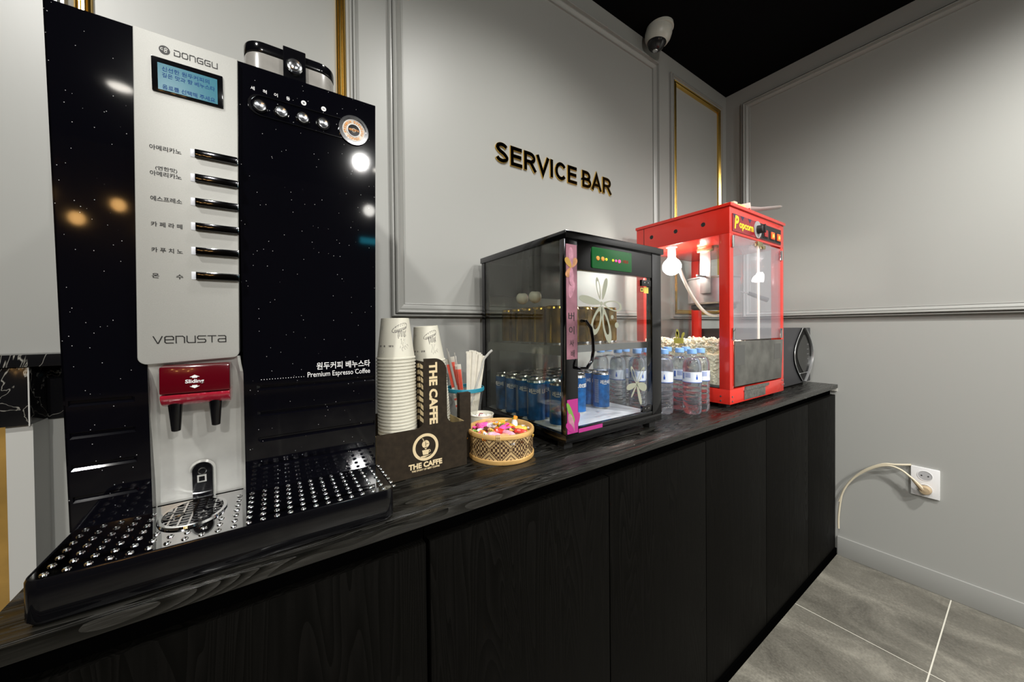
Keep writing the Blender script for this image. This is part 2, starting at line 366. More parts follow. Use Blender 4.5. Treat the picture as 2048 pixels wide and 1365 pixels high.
# ================================================================ WALL SIGN
sg = thing('wall_sign', 'gold lettering reading SERVICE BAR raised on the grey panelled wall', 'sign', (1, YB, 1.84))
def ribbon(s, T, pts, th, z0, z1, mt, grow=0.0):
    """flat letter stroke with mitred joints, square ends"""
    P = []
    for p in pts:
        if not P or (Vector(p)-P[-1]).length > 1e-4: P.append(Vector(p))
    L, Rr = [], []
    h = th/2+grow
    for k_, p in enumerate(P):
        d0 = (p-P[k_-1]).normalized() if k_ else (P[1]-p).normalized(); d1 = (P[k_+1]-p).normalized() if k_ < len(P)-1 else d0
        n0 = Vector((-d0.y, d0.x)); n1 = Vector((-d1.y, d1.x)); m_ = (n0+n1).normalized(); q = h/max(.35, m_.dot(n0))
        e_ = (-d0*grow if k_ == 0 else d0*grow if k_ == len(P)-1 else Vector((0, 0)))
        L.append(p+m_*q+e_); Rr.append(p-m_*q+e_)
    n_ = len(P); vs = [(a.x, a.y, z) for z in (z0, z1) for a in L+Rr]
    fs = []
    for i in range(n_-1):
        fs += [(i, i+1, n_+i+1, n_+i), (2*n_+i, 3*n_+i, 3*n_+i+1, 2*n_+i+1), (i, 2*n_+i, 2*n_+i+1, i+1), (n_+i, n_+i+1, 3*n_+i+1, 3*n_+i)]
    fs += [(0, n_, 3*n_, 2*n_), (n_-1, 3*n_-1, 4*n_-1, 2*n_-1)]
    s.add(vs, fs, mt, T)
def arcp(cx, cy, rx, ry, a0, a1, n_=10): return [(cx+rx*math.cos(math.radians(a0+(a1-a0)*i/n_)), cy+ry*math.sin(math.radians(a0+(a1-a0)*i/n_))) for i in range(n_+1)]
# strokes in a box: x 0..w, y 0..1 (centre lines), one list per letter
t_ = .075
GL = {'S': (.60, [arcp(.30, .745, .215, .18, 25, 200, 10)[:-1]+[(.12, .66), (.20, .575), (.38, .47), (.47, .38)]+arcp(.30, .265, .225, .19, 10, -165, 10)]),
      'E': (.60, [[(.585, .925), (.11, .925), (.11, .075), (.60, .075)], [(.11, .515), (.555, .515)]]),
      'R': (.66, [[(.11, 0), (.11, .925), (.36, .925)]+arcp(.36, .70, .20, .225, 90, -90, 8)+[(.11, .475)], [(.36, .475), (.63, 0)]]),
      'V': (.62, [[(.02, 1), (.31, .04), (.60, 1)]]), 'I': (.22, [[(.11, 0), (.11, 1)]]),
      'C': (.66, [arcp(.36, .5, .27, .425, 40, 320, 18)]),
      'B': (.62, [[(.36, .505), (.11, .505), (.11, .925), (.34, .925)]+arcp(.34, .715, .17, .21, 90, -90, 8)+[(.38, .505)]+arcp(.38, .29, .19, .215, 90, -90, 8)+[(.11, .075), (.11, .505)]]),
      'A': (.64, [[(.03, 0), (.32, .96), (.61, 0)], [(.13, .33), (.51, .33)]])}
chars = 'SERVICE BAR'; gap_ = .075
wtot = sum(GL[c][0]+gap_ if c != ' ' else .24 for c in chars)-gap_; kx = (1.326-.690)/wtot; kz = .0775; x = .690
SF = mat('sign_face_dark', (.06, .033, .008), .10, 1)
for c in chars:
    if c == ' ': x += .24*kx; continue
    wd, st = GL[c]; T = Tx(-1, -YB, -1.84) @ TB
    gp = [[(x+px*kx, 1.7955+.004+py*(kz-.008)) for px, py in q] for q in st]
    def f(s, gr=0, z0=.0062, z1=.0068, m_=SF): [ribbon(s, T, q, .0110, z0+k_*.0002, z1+k_*.0002, m_, gr) for k_, q in enumerate(gp)]
    lo = one('letter', f, sg)
    one('letter_edge', lambda s: f(s, .0020, .0, .0058, GOLD), lo)
    x += (wd+gap_)*kx
# ================================================================ SECURITY CAMERA
Tc = frame((1.60, .985, ZC), (1, 0, 0), (0, -1, 0), (0, 0, -1))
sc_ = thing('security_camera', 'white dome security camera hanging under the black ceiling', 'camera', (1.60, .985, ZC))
L0 = Tx(-1.60, -.985, -ZC)
tilt = L0 @ Tc @ Matrix.Rotation(math.radians(9), 4, 'X') @ Matrix.Rotation(math.radians(-6), 4, 'Y')
one('base_ring', lambda s: s.lathe([(.0, .0), (.060, 0), (.0615, .010), (.0615, .016), (.054, .018)], CAMW, L0 @ Tc, 40), sc_, smooth=True)
one('housing', lambda s: s.lathe([(.050, .012), (.059, .014), (.061, .030), (.058, .052), (.050, .068), (.044, .073), (.041, .068)], CAMW, tilt, 40, cap=False), sc_, smooth=True)
one('lens_dome', lambda s: s.lathe([(.0425, .060)]+[(.042*math.cos(a*PI/20), .066+.044*math.sin(a*PI/20)) for a in range(0, 11)], mat('smoked_dome', (.02, .02, .022), .06), tilt, 32, cap=False), sc_, smooth=True)
one('lens', lambda s: s.lathe([(0, .1115), (.010, .1105), (.014, .106), (.014, .10)], CHROME, tilt, 20, cap=False), sc_, smooth=True)
# ================================================================ OUTLET AND CABLES
ou = thing('wall_outlet', 'white double power outlet low on the grey right wall', 'outlet', (XR, .26, .48))
LO = Tx(-XR, -.26, -.48)
bx('plate', -.009, 0, -.041, .041, -.065, .065, OUTW, ou, .0025)
for dz in (.030, -.030):
    T = frame((-.009, 0, dz), (0, 1, 0), (0, 0, 1), (-1, 0, 0))
    def f(s): ring(s, T, .0205, .0225, 0, .0012, OUTW, 28); s.lathe([(0, .0003), (.0205, .0003)], mat('socket_shade', (.42, .42, .43), .5), T, 28, cap=False)
    so = one('socket', f, ou)
    one('pin_hole', lambda s: [s.lathe([(0, .0012), (.0026, .0011)], RUBB, T @ Tx(q, 0, 0), 12, cap=False) for q in (-.0095, .0095)], so)
Y0 = -.26
def cable(name, label, pts, plug):
    t = thing(name, label, 'cable', (XR-.02, .26, .48)); O = Vector((XR-.02, .26, .48))
    P = [Vector(p) for p in pts]; sm = []
    for i in range(len(P)-1):
        p0, p1, p2, p3 = P[max(i-1, 0)], P[i], P[i+1], P[min(i+2, len(P)-1)]
        for q in range(6):
            u = q/6; sm.append(.5*((2*p1)+(-p0+p2)*u+(2*p0-5*p1+4*p2-p3)*u*u+(-p0+3*p1-3*p2+p3)*u**3))
    sm.append(P[-1])
    one('cord', lambda s: s.tube([p-O for p in sm], .0042, CABL, 8), t, smooth=True)
    return t
X1 = XR-.022
c1 = cable('power_cable', 'cream cable arcing from the cabinet end to the plug in the outlet', [(X1, .535, .285), (X1, .512, .365), (X1, .478, .430), (X1-.004, .425, .489), (X1-.008, .372, .524), (X1-.01, .332, .522), (X1-.01, .30, .498), (X1-.012, .276, .474), (X1-.012, .264, .458)], True)
def f(s):
    T = frame((-.0, -.002, -.030), (0, 1, 0), (0, 0, 1), (-1, 0, 0))
    s.lathe([(.0, -.008), (.019, -.008), (.019, .008), (.015, .016), (.0, .018)], mat('plug_tan', (.42, .32, .20), .45), T, 24)
    s.tube([(-.008, .004, -.028), (-.011, .020, -.006), (-.009, .034, .010)], [.011, .008, .005], mat('plug_tan', (.42, .32, .20), .45), 10)
one('plug', f, c1, smooth=True)
cable('power_cable', 'thin white cable clipped above the cream one, running to the top corner of the outlet', [(X1, .537, .145), (X1, .536, .22), (X1, .522, .335), (X1, .486, .418), (X1, .44, .480), (X1, .385, .525), (X1+.003, .345, .535), (XR-.006, .300, .546)], False)
# ================================================================ BASE CABINETS, WORKTOP
YF = .552
units = [(-.250, .2145, [(-.250, .2125)], 'leftmost black oak base cabinet under the coffee machine'),
         (.2165, 1.132, [(.2185, .6765), (.6785, 1.132)], 'black oak base cabinet with two doors under the glass drinks case'),
         (1.1335, 2.0405, [(1.1335, 1.5830), (1.5850, 2.0405)], 'black oak base cabinet with two doors under the red popcorn machine'),
         (2.0425, 2.4365, [(2.0425, 2.4365)], 'narrow black oak base cabinet at the right end by the wall')]
for x0, x1, doors, lab in units:
    t = thing('base_cabinet', lab, 'cabinet', ((x0+x1)/2, .8, 0)); ox = (x0+x1)/2
    bx('body', x0-ox, x1-ox, YF+.020-.8, YB-.003-.8, .048, .8625, VOID, t)
    bx('toe_kick', x0-ox, x1-ox, .5465-.8, .56-.8, 0, .034, VOID, t)
    bx('toe_kick_back', x0-ox, x1-ox, .58-.8, .60-.8, 0, .048, VOID, t)
    for a, b_ in doors: bx('door', a-ox+.0008, b_-ox-.0008, YF-.8, YF+.018-.8, .036, .828, OAKD, t, .0008)
tag(bx('worktop', -.2596, 2.4435, .544, YB-.001, .8625, WT, OAKT, None, .0012), 'long black oak worktop running along the grey wall', 'worktop')
tag(bx('filler_strip', 2.4375, 2.444, .546, .60, .8455, .8618, mat('filler_pale', (.5, .49, .45), .5)), 'small pale filler strip under the right end of the worktop', 'strip')
# ================================================================ COFFEE MACHINE
kk = .035/.66; nv = Vector((0, -kk, 1)).normalized(); nn = Vector((0, -1, -kk)).normalized()
F0 = Vector((0, .645, 1.59))
FM = Vector((-.03, .80, WT))
TF = Tx(*(-FM)) @ frame(F0, (1, 0, 0), nv, nn)     # machine face frame: u right, v up, n out
cm = thing('coffee_machine', 'tall glossy black and silver bean-to-cup coffee machine on the worktop', 'coffee machine', FM)
def body(s):
    s.box(-.2225, .1585, .716, 1.045, WT+.004, 1.585, BLKS, Tx(*(-FM)))
one('casing', body, cm)
def wing(u0, u1, inner):
    s = MB()
    rows = [.002, -.4895, -.5335, -.577, -.6205]; hg = .0026
    edges = [(0.004, 1)]
    vs = []
    # profile along v with grooves
    prof = [(.004, 0)]
    for v_ in rows[1:]: prof += [(v_+hg, 0), (v_+hg*.4, -.0045), (v_-hg*.4, -.0045), (v_-hg, 0)]
    prof += [(-.665, 0)]
    g0, g1 = (u0+.003, u1-inner) if inner > 0 else (u0-inner, u1-.003)
    n_ = len(prof); us = [u0, g0, g1, u1]
    pts = []
    for vv, d in prof:
        for q, u in enumerate(us):
            pts.append((u, vv, d if q in (1, 2) else 0))
    fs = [(i*4+q, i*4+q+1, (i+1)*4+q+1, (i+1)*4+q) for i in range(n_-1) for q in range(3)]
    s.add(pts, fs, BLK, TF)
    # returns
    s.box(u0, u1, .002, .0045, -.06, -.0002, BLK, TF)
    s.box(u0, u0+.002, -.665, .004, -.06, -.0002, BLK, TF); s.box(u1-.002, u1, -.665, .004, -.055, -.0002, BLK, TF)
    return s.build('side_panel' if inner else 'panel', cm)
def panel(u0, u1, ga, gb, name):
    s = MB(); prof = [(.004, 0)]; hg = .0042
    for v_ in (-.4935, -.5360, -.5785, -.6215): prof += [(v_+hg, 0), (v_+hg*.6, -.0035), (v_-hg*.1, -.0035), (v_-hg, 0)]
    prof += [(-.664, 0)]; us = [u0, ga-.004, ga, gb, min(gb+.004, u1-.0005), u1]
    pts = [(u, vv, d if q in (2, 3) else 0) for vv, d in prof for q, u in enumerate(us)]
    fs = [(i*6+q, i*6+q+1, (i+1)*6+q+1, (i+1)*6+q) for i in range(len(prof)-1) for q in range(5)]
    s.add(pts, fs, BLK, TF)
    s.box(u0, u1, .0015, .0040, -.07, -.0003, BLK, TF)
    s.box(u0, u0+.002, -.664, .0015, -.07, -.0003, BLK, TF); s.box(u1-.002, u1, -.664, .0015, -.07, -.0003, BLK, TF)
    return s.build(name, cm)
pl = panel(-.2255, -.1485, -.2235, -.1660, 'left_panel')
pr = panel(-.0400, .1618, -.0190, .1605, 'right_panel')
pr['label'] = 'glossy black right front panel with four grooves'
# silver centre panel, tapered, rounded bottom corners
def roundpoly(pts, r, seg=5):
    out = []; n_ = len(pts)
    for i in range(n_):
        p = Vector(pts[i]); a = (Vector(pts[i-1])-p); b2 = (Vector(pts[(i+1) % n_])-p)
        rad = r[i] if isinstance(r, (list, tuple)) else r
        if rad <= 0: out.append(tuple(p)); continue
        ang = a.angle(b2); d = rad/math.tan(ang/2); a.normalize(); b2.normalize()
        p1 = p+a*d; p2 = p+b2*d; c = p+(a+b2).normalized()*(rad/math.sin(ang/2))
        a1 = math.atan2(p1.y-c.y, p1.x-c.x); a2 = math.atan2(p2.y-c.y, p2.x-c.x); da = (a2-a1+PI) % (2*PI)-PI
        for k_ in range(seg+1): t_ = a1+da*k_/seg; out.append((c.x+rad*math.cos(t_), c.y+rad*math.sin(t_)))
    return out
sp = MB().prism(roundpoly([(-.1492, .0025), (-.1570, -.447), (-.0445, -.441), (-.0386, .0025)], [.001, .010, .008, .001]), -.045, .006, SILV, TF).build('silver_panel', cm, .0022, seg=3)
# recessed silver back behind the nozzles, with flared top
rb = MB(); cols = []
pts = []
vv_ = [-.440, -.452, -.465, -.49, -.52, -.56, -.62, -.6835]
lf = [-.158, -.156, -.1535, -.1505, -.149, -.1505, -.152, -.1532]; rg = [-.0437, -.0425, -.0405, -.0385, -.0375, -.0375, -.0385, -.0395]
dp = [0, -.004, -.010, -.018, -.022, -.0235, -.0235, -.0235]
for v_, a, b_, d in zip(vv_, lf, rg, dp):
    pts += [(a, v_, -.003), (a+.0035, v_, min(d+.006, -.0005)), (a+.008, v_, d), (b_-.008, v_, d), (b_-.0035, v_, min(d+.006, -.0005)), (b_, v_, -.003)]
rb.add(pts, [(i*6+q, i*6+q+1, (i+1)*6+q+1, (i+1)*6+q) for i in range(len(vv_)-1) for q in range(5)], SILV2, TF)
rbo = rb.build('nozzle_back_panel', cm, smooth=True); rbo['label'] = 'curved pale silver splash panel behind the nozzles'
# display
bz = MB().prism([(-.1322, -.0295), (-.0562, -.0295), (-.0562, -.0745), (-.1322, -.0745)], .0045, .0085, BLKS, TF).build('display_bezel', cm, .0012)
MB().prism([(-.1258, -.0366), (-.0626, -.0366), (-.0626, -.0713), (-.1258, -.0713)], .0083, .0088, LCD, TF).build('screen', bz)
text('신선한 원두커피의', TF @ Tx(0, 0, .0088), LCDI, -.1215, -.0465, .050, .0062, bz, ext=.0002, bold=.01)
text('깊은 맛과 향 베누스타', TF @ Tx(0, 0, .0088), LCDI, -.1215, -.0545, .056, .0062, bz, ext=.0002, bold=.01)
text('음료를 선택해 주세요', TF @ Tx(0, 0, .0088), LCDI, -.1215, -.0700, .056, .0062, bz, ext=.0002, bold=.01)
# logo lettering DONGGU: drawn with wide square strokes
def strokes(s, T, glyphs, x0, y0, cw, ch, gap, th, mt, e=.0003):
    for gi, g_ in enumerate(glyphs):
        ox = x0+gi*(cw+gap)
        for line in g_:
            for (xa, ya), (xb, yb) in zip(line, line[1:]):
                a = Vector((ox+xa*cw, y0+ya*ch)); b2 = Vector((ox+xb*cw, y0+yb*ch)); d = (b2-a); L_ = d.length
                if L_ < 1e-6: continue
                d.normalize(); p = Vector((-d.y, d.x))*th/2; a2 = a-d*th/2; b3 = b2+d*th/2
                s.prism([tuple(a2-p), tuple(b3-p), tuple(b3+p), tuple(a2+p)], 0, e, mt, T)
gD = [[(0, 1), (.85, 1), (1, .8), (1, .2), (.85, 0), (0, 0), (0, .55)]]
gO = [[(.15, 0), (.85, 0), (1, .2), (1, .8), (.85, 1), (.15, 1), (0, .8), (0, .2), (.15, 0)]]
gN = [[(0, 0), (0, 1), (.8, 1), (1, .8), (1, 0)]]
gG = [[(1, 1), (.15, 1), (0, .8), (0, .2), (.15, 0), (1, 0), (1, .5), (.45, .5)]]
gU = [[(0, 1), (0, .2), (.15, 0), (1, 0), (1, 1)]]
one('lettering', lambda s: strokes(s, TF @ Tx(0, 0, .0061), [gD, gO, gN, gG, gG, gU], -.1087, -.0202, .0058, .0070, .0023, .0010, INK), sp)
def f(s):
    T = TF @ Tx(-.1188, -.0170, .0061)
    s.lathe([(0, .0003), (.0056, .0003), (.0056, 0)], INK, T, 28, cap=False)
    for cx, cy in ((-.0024, .0006), (.0012, -.0016), (.0016, .0015)):
        ring(s, T @ Tx(cx, cy, .0003), .0009, .0017, 0, .0002, SILV, 16, .6 if cx < -.001 else 0, 2*PI-.6 if cx < -.001 else 2*PI)
one('emblem', f, sp)
gv = [[(0, 1), (.45, 0), (.55, 0), (1, 1)]]
ge = [[(0, .5), (1, .5), (1, .85), (.85, 1), (.15, 1), (0, .85), (0, .15), (.15, 0), (.95, 0)]]
gn = gN; gs = [[(1, 1), (.12, 1), (0, .85), (0, .65), (.12, .5), (.88, .5), (1, .35), (1, .15), (.88, 0), (0, 0)]]
gt = [[(0, 1), (1, 1)], [(.5, 1), (.5, 0)]]
ga = [[(.05, 1), (.85, 1), (1, .85), (1, 0), (.15, 0), (0, .12), (0, .4), (.15, .5), (1, .5)]]
one('lettering', lambda s: strokes(s, TF @ Tx(0, 0, .0061), [gv, ge, gn, gU, gs, gt, ga], -.1400, -.4170, .0090, .0094, .0028, .0012, INK), sp)
# six selection buttons with notch, label
rows = [(-.1420, '아메리카노'), (-.1762, '아메리카노'), (-.2100, '에스프레소'), (-.2448, '카 페 라 떼'), (-.2798, '카 푸 치 노'), (-.3154, '온       수')]
for i, (v_, lb) in enumerate(rows):
    v1 = v_-.0095
    cx0 = -.0952-i*.0005; cx1 = -.0412-i*.0003
    bt = MB().box(cx0+.0055, cx1, v1-.0002, v_+.0002, .005, .0120, DCHROME, TF).build('selection_button', cm, .0012)
    MB().box(cx0, cx0+.0052, v1-.0008, v_+.0008, .005, .0066, WHITEP, TF).build('notch', bt, .0006)
    MB().box(cx0+.0050, cx1+.0008, v1-.0012, v_+.0012, .0048, .0070, CHROME, TF).build('surround', bt, .0006)
    text(lb, TF @ Tx(0, 0, .0061), INK, -.1372-i*.0004, v_-.0105 if i < 1 else v_-.011, .0325, .0068, sp, ext=.0002, bold=.016)
text('(연한맛)', TF @ Tx(0, 0, .0061), INK, -.1320, -.1795, .0225, .0062, sp, ext=.0002, bold=.012)
# rounded oval inlay with four buttons and badge
TI = TF
ov = []
for k_ in range(13): a = PI/2+PI*k_/12; ov.append((-.0118+.0155*math.cos(a), -.0520+.0155*math.sin(a)))
ov += [(.105, -.0690), (.118, -.0640), (.118, -.0400), (.105, -.0360)]
inl = MB(); vs = []; n_ = len(ov)
for d, h in ((0, .0002), (.0, .0014), (.0012, .0014), (.0016, .0004)):
    cx = sum(p[0] for p in ov)/n_; 
    for p in ov:
        q = Vector((p[0]-.045, p[1]+.0525)); L_ = q.length; q = q*(1-d/max(L_*.35, .005)) if d else q
        vs.append((q.x+.045, q.y-.0525, h))
inl.add(vs, [(j*n_+i, j*n_+(i+1) % n_, (j+1)*n_+(i+1) % n_, (j+1)*n_+i) for j in range(3) for i in range(n_)], BLKS, TF)
ino = inl.build('button_inlay', cm, smooth=True)
for u in (-.0118, .0165, .0463, .0760):
    T = TF @ Tx(u, -.0530, 0)
    bo = one('function_button', lambda s: s.lathe([(.0082, 0), (.0082, .0030), (.0074, .0040), (.0060, .0034), (0, .0030)], BTN, T, 28, cap=False), cm, smooth=True)
    one('button_ring', lambda s: ring(s, T, .0086, .0102, 0, .0018, DCHROME, 28), bo)
T = TF @ Tx(0, 0, .0002)
for tx, u, wd in (('세', -.0235, .0052), ('척', -.0080, .0052), ('이', .0068, .0050), ('동', .0232, .0052)): text(tx, T, WINK, u, -.0320, wd, .0055, pr, ext=.0002, bold=.01)
for u, sgn in ((.0478, 1), (.0772, 0)):
    def f(s):
        ring(s, T @ Tx(u, -.0287, 0), .0026, .0038, 0, .0003, WINK, 20); s.lathe([(0, .0002), (.0026, .0002)], WINK, T @ Tx(u, -.0287, 0), 16, cap=False)
        s.box(u-.0016, u+.0016, -.0291, -.0283, .0002, .0005, INK, T)
        if sgn: s.box(u-.0004, u+.0004, -.0303, -.0271, .0002, .0005, INK, T)
    one('plus_mark' if sgn else 'minus_mark', f, pr)
TBG = TF @ Tx(.1244, -.0510, 0)
bd = one('badge', lambda s: (ring(s, TBG, .0205, .0245, 0, .0035, CHROME, 40), ring(s, TBG, .0185, .0206, 0, .0022, CHROME, 40), s.lathe([(0, .0018), (.0186, .0018)], GRAYB, TBG, 32, cap=False)), cm, smooth=True)
def f(s):
    s.lathe([(0, .0026), (.0098, .0026), (.0098, .0018)], BLKS, TBG, 28, cap=False); ring(s, TBG, .0098, .0110, .0018, .0030, WINK, 32)
    ring(s, TBG, .0172, .0180, .0018, .0024, WINK, 32)
    for k_ in (-1, 1):
        ring(s, TBG @ Tx(0, 0, .0026) @ Matrix.Rotation(.5*k_, 4, 'Z'), .0022, .0036, 0, .0002, GRAYB, 16)
one('badge_centre', f, bd, smooth=False)
for i, c in enumerate('PREMIUM ESPRESSO'):
    a = math.radians(200-i*14.6)
    if c != ' ': text(c, TBG @ Matrix.Rotation(a-PI/2, 4, 'Z') @ Tx(0, .0125, .0020), ORNG, -.0014, 0, .0028, .0040, bd, ext=.0003, bold=.02)
for i, c in enumerate('COFFEE'):
    a = math.radians(-128+i*15)
    text(c, TBG @ Matrix.Rotation(a+PI/2, 4, 'Z') @ Tx(0, -.0165, .0020), ORNG, -.0014, 0, .0028, .0040, bd, ext=.0003, bold=.02)
text('VENUSTA', TBG @ Tx(0, 0, .0028), ORNG, -.0088, -.0014, .0176, .0036, bd, ext=.0003, bold=.02)
text('원두커피 베누스타', T, WINK, .0626, -.4702, .0892, .0128, pr, ext=.0002, bold=.014)
text('Premium Espresso Coffee', T, WINK, .0488, -.4850, .1030, .0118, pr, ext=.0002, bold=.004)
one('dotted_line', lambda s: [s.box(-.0172+q*.00374, -.0172+q*.00374+.0010, -.4808, -.4798, 0, .0002, WINK, T) for q in range(17)], pr)
# red sliding cover, nozzles
def rc(s):
    pr_ = [(-.4485, .004), (-.4485, .0245), (-.487, .0275), (-.488, -.014), (-.4485, -.014)]
    s.prism([(a, b2) for a, b2 in pr_], -.0388, .0388, RED, TF @ Tx(-.0935, 0, 0) @ frame((0, 0, 0), (0, 1, 0), (0, 0, 1), (1, 0, 0)))
rco = one('sliding_cover', rc, cm, bevel=.003)
one('cover_lip', lambda s: s.prism([(-.4882, .0270), (-.493, .0270), (-.499, .0235), (-.504, .017), (-.5075, .008), (-.5075, -.014), (-.4882, -.014)], -.0385, .0385, REDL, TF @ Tx(-.0935, 0, 0) @ frame((0, 0, 0), (0, 1, 0), (0, 0, 1), (1, 0, 0))), rco, bevel=.002)
TW = TF @ Tx(0, 0, .0262)
# text plane follows the cover face (slightly raked)
rake = Matrix.Rotation(-math.atan(.004/.0485), 4, 'X')
TS = TF @ Tx(-.0945, -.4715, .0266) @ Matrix.Rotation(math.atan(.004/.0485), 4, 'X').inverted()
text('Sliding', TS, WINK, -.0102, -.0030, .0204, .0068, rco, ext=.0006, bold=.02)
def f(s):
    for sg_ in (1, -1):
        y = .0065*sg_+.0005
        s.prism([(-.0055, y), (.0055, y), (0, y+.0030*sg_)][::sg_], 0, .0007, WINK, TS); s.box(-.0028, .0028, min(y, y-.0014*sg_), max(y, y-.0014*sg_), 0, .0007, WINK, TS)
one('slide_arrows', f, rco)
for u, vt in ((-.1184, -.4985), (-.0737, -.4965)):
    Tn = TF @ Tx(u, vt-.006, .006) @ Matrix.Rotation(PI/2, 4, 'X')
    one('nozzle', lambda s: s.lathe([(.0080, -.002), (.0082, .004), (.0053, .0435), (.0046, .0442), (.0040, .040)], BLKS, TF @ frame((u, vt, .012), (1, 0, 0), (0, 0, 1), (0, -1, 0)), 24, cap=False), cm, smooth=True)
# slotted holder (black, with metal ring) under the nozzles
pd = MB().prism(roundpoly([(-.1075, -.69), (-.0835, -.69), (-.0835, -.607), (-.1075, -.607)], [0, 0, .0118, .0118], 8), -.024, -.0195, BLKS, TF).build('cup_guide', cm)
def f(s):
    outer = roundpoly([(-.1120, -.69), (-.0790, -.69), (-.0790, -.6025), (-.1120, -.6025)], [0, 0, .0160, .0160], 8); inn = roundpoly([(-.1075, -.69), (-.0835, -.69), (-.0835, -.607), (-.1075, -.607)], [0, 0, .0118, .0118], 8)
    n_ = len(outer); vs = [(x, y, -.0215) for x, y in outer]+[(x, y, -.018) for x, y in roundpoly([(-.1095, -.69), (-.0815, -.69), (-.0815, -.605), (-.1095, -.605)], [0, 0, .0138, .0138], 8)]+[(x, y, -.0215) for x, y in inn]
    s.add(vs, [(j*n_+i, j*n_+i+1, (j+1)*n_+i+1, (j+1)*n_+i) for j in range(2) for i in range(n_-1)], SILV2, TF)
one('guide_rim', f, pd, smooth=True)
def f(s):
    ring(s, TF @ Tx(-.0953, -.6195, -.0195), .0042, .0056, 0, .0012, CHROME, 20)
    s.box(-.1015, -.0905, -.6365, -.6255, -.0197, -.0180, SILV2, TF); s.box(-.0995, -.0925, -.6345, -.6275, -.0180, -.0176, BLKS, TF)
one('guide_clip', f, pd)
# drip tray
TRZ = .0505
def trayshape(x0, x1, y0, y1, r, seg=6): return roundpoly([(x0, y0), (x1, y0), (x1, y1), (x0, y1)], [r, r, 0, 0], seg)
tx0, tx1, ty0, ty1 = -.2245, .1640, .5595, .700
Lm = Tx(*(-FM))
s = MB(); o_ = trayshape(tx0, tx1, ty0, ty1, .016); i1 = trayshape(tx0+.0015, tx1-.0015, ty0+.0015, ty1, .0145); i2 = trayshape(tx0+.0028, tx1-.0028, ty0+.0028, ty1, .0132)
n_ = len(o_)
vs = []
for pl_, z in ((trayshape(tx0+.004, tx1-.004, ty0+.004, ty1, .013), WT+.0015), (o_, WT+.007), (o_, WT+TRZ-.0035), (i1, WT+TRZ), (i2, WT+TRZ), (i2, WT+TRZ-.0035)):
    vs += [(x, y, z) for x, y in pl_]
fs = [(j*n_+i, j*n_+(i+1) % n_, (j+1)*n_+(i+1) % n_, (j+1)*n_+i) for j in range(5) for i in range(n_)]+[list(range(5*n_, 6*n_))]
s.add(vs, fs, BLKS, Lm); tro = s.build('drip_tray', cm, smooth=True)
pt = MB(); pt.prism(trayshape(tx0+.0030, tx1-.0030, ty0+.0030, ty1, .0130), WT+TRZ-.0034, WT+TRZ-.0009, MIRR, Lm)
pto = pt.build('perforated_plate', tro); 
s = MB(); nd = 0
zt = WT+TRZ-.0009
xs = [tx0+.014+i*.0163 for i in range(24)]
for i, x in enumerate(xs):
    for j in range(7):
        y = .5725+j*.0165+(i % 2)*.0
        if y > .675: continue
        if ((x+.0985)/.0455)**2+((y-.646)/.054)**2 < 1: continue
        if -.152 < x < -.042 and abs(y-.612) < .028 and False: continue
        s.lathe([(.0038, 0), (.0032, .0012), (.0020, .0015), (.0015, .0002)], CHROME, Lm @ Tx(x, y, zt), 10, cap=False)
        nd += 1
st = s.build('raised_hole', pto, smooth=True); st['kind'] = 'stuff'
# oval grille
s = MB(); TG = Lm @ Tx(-.0985, .646, zt)
E0, E1 = .0385, .0455
n_ = 48; vs = []
for a_, b2, h in ((E0, E1, 0), (E0-.001, E1-.001, .003), (E0-.005, E1-.005, .0032), (E0-.007, E1-.007, .0005)):
    vs += [(a_*math.cos(2*PI*i/n_), b2*math.sin(2*PI*i/n_), h) for i in range(n_)]
s.add(vs, [(j*n_+i, j*n_+(i+1) % n_, (j+1)*n_+(i+1) % n_, (j+1)*n_+i) for j in range(3) for i in range(n_)], CHROME, TG)
gro = s.build('oval_grille', tro, smooth=True)
one('grille_well', lambda s: s.add([((E0-.006)*math.cos(2*PI*i/n_), (E1-.006)*math.sin(2*PI*i/n_), .0004) for i in range(n_)], [list(range(n_))], BLKS, TG), gro)
s = MB()
for k_ in range(-2, 3):
    x = k_*.0115; hgt = (E1-.006)*math.sqrt(max(0, 1-(x/(E0-.006))**2))
    s.box(x-.0011, x+.0011, -hgt, hgt, .0006, .0030, CHROME, TG)
for k_ in range(-4, 5):
    y = k_*.0085; wd = (E0-.006)*math.sqrt(max(0, 1-(y/(E1-.006))**2))
    s.box(-wd, wd, y-.0008, y+.0008, .0006, .0026, CHROME, TG)
s.build('grille_bar', gro)
for cx, cy in ((-.0215, -.002), (.0205, .004)):
    one('grille_dish', lambda s: (s.lathe([(.0125, .0012), (.0115, .0036), (.0095, .0036), (.006, .0016), (0, .0012)], BLKS, TG @ Tx(cx, cy, 0), 24, cap=False)), gro, smooth=True)
# bean hopper on top
TH = Lm @ Tx(0, 0, 0)
hp = roundpoly([(-.0350, .712), (.1060, .712), (.1060, .94), (-.0350, .94)], .028, 8)
SMOK = mat('hopper_smoked_plastic', (.26, .25, .23), .25, vary=(40, .12))
MB().prism(hp, 1.588, 1.6645, SMOK, TH).build('bean_hopper', cm, .003)
MB().prism(roundpoly([(-.0358, .711), (.1068, .711), (.1068, .941), (-.0358, .941)], .029, 8), 1.665, 1.682, BLKS, TH).build('hopper_lid', cm, .003)
lk = bx('lock_plate', .0215, .0565, .7065, .713, 1.588, 1.686, BLKS, cm, .0015, T=TH)
def f(s):
    T = TH @ frame((.0385, .7065, 1.654), (1, 0, 0), (0, 0, 1), (0, -1, 0))
    s.lathe([(.0130, 0), (.0130, .003), (.0110, .005), (.0085, .004), (.0060, .0055), (0, .0055)], BTN, T, 32, cap=False); s.box(-.001, .001, -.004, .004, .0055, .006, INK, T)
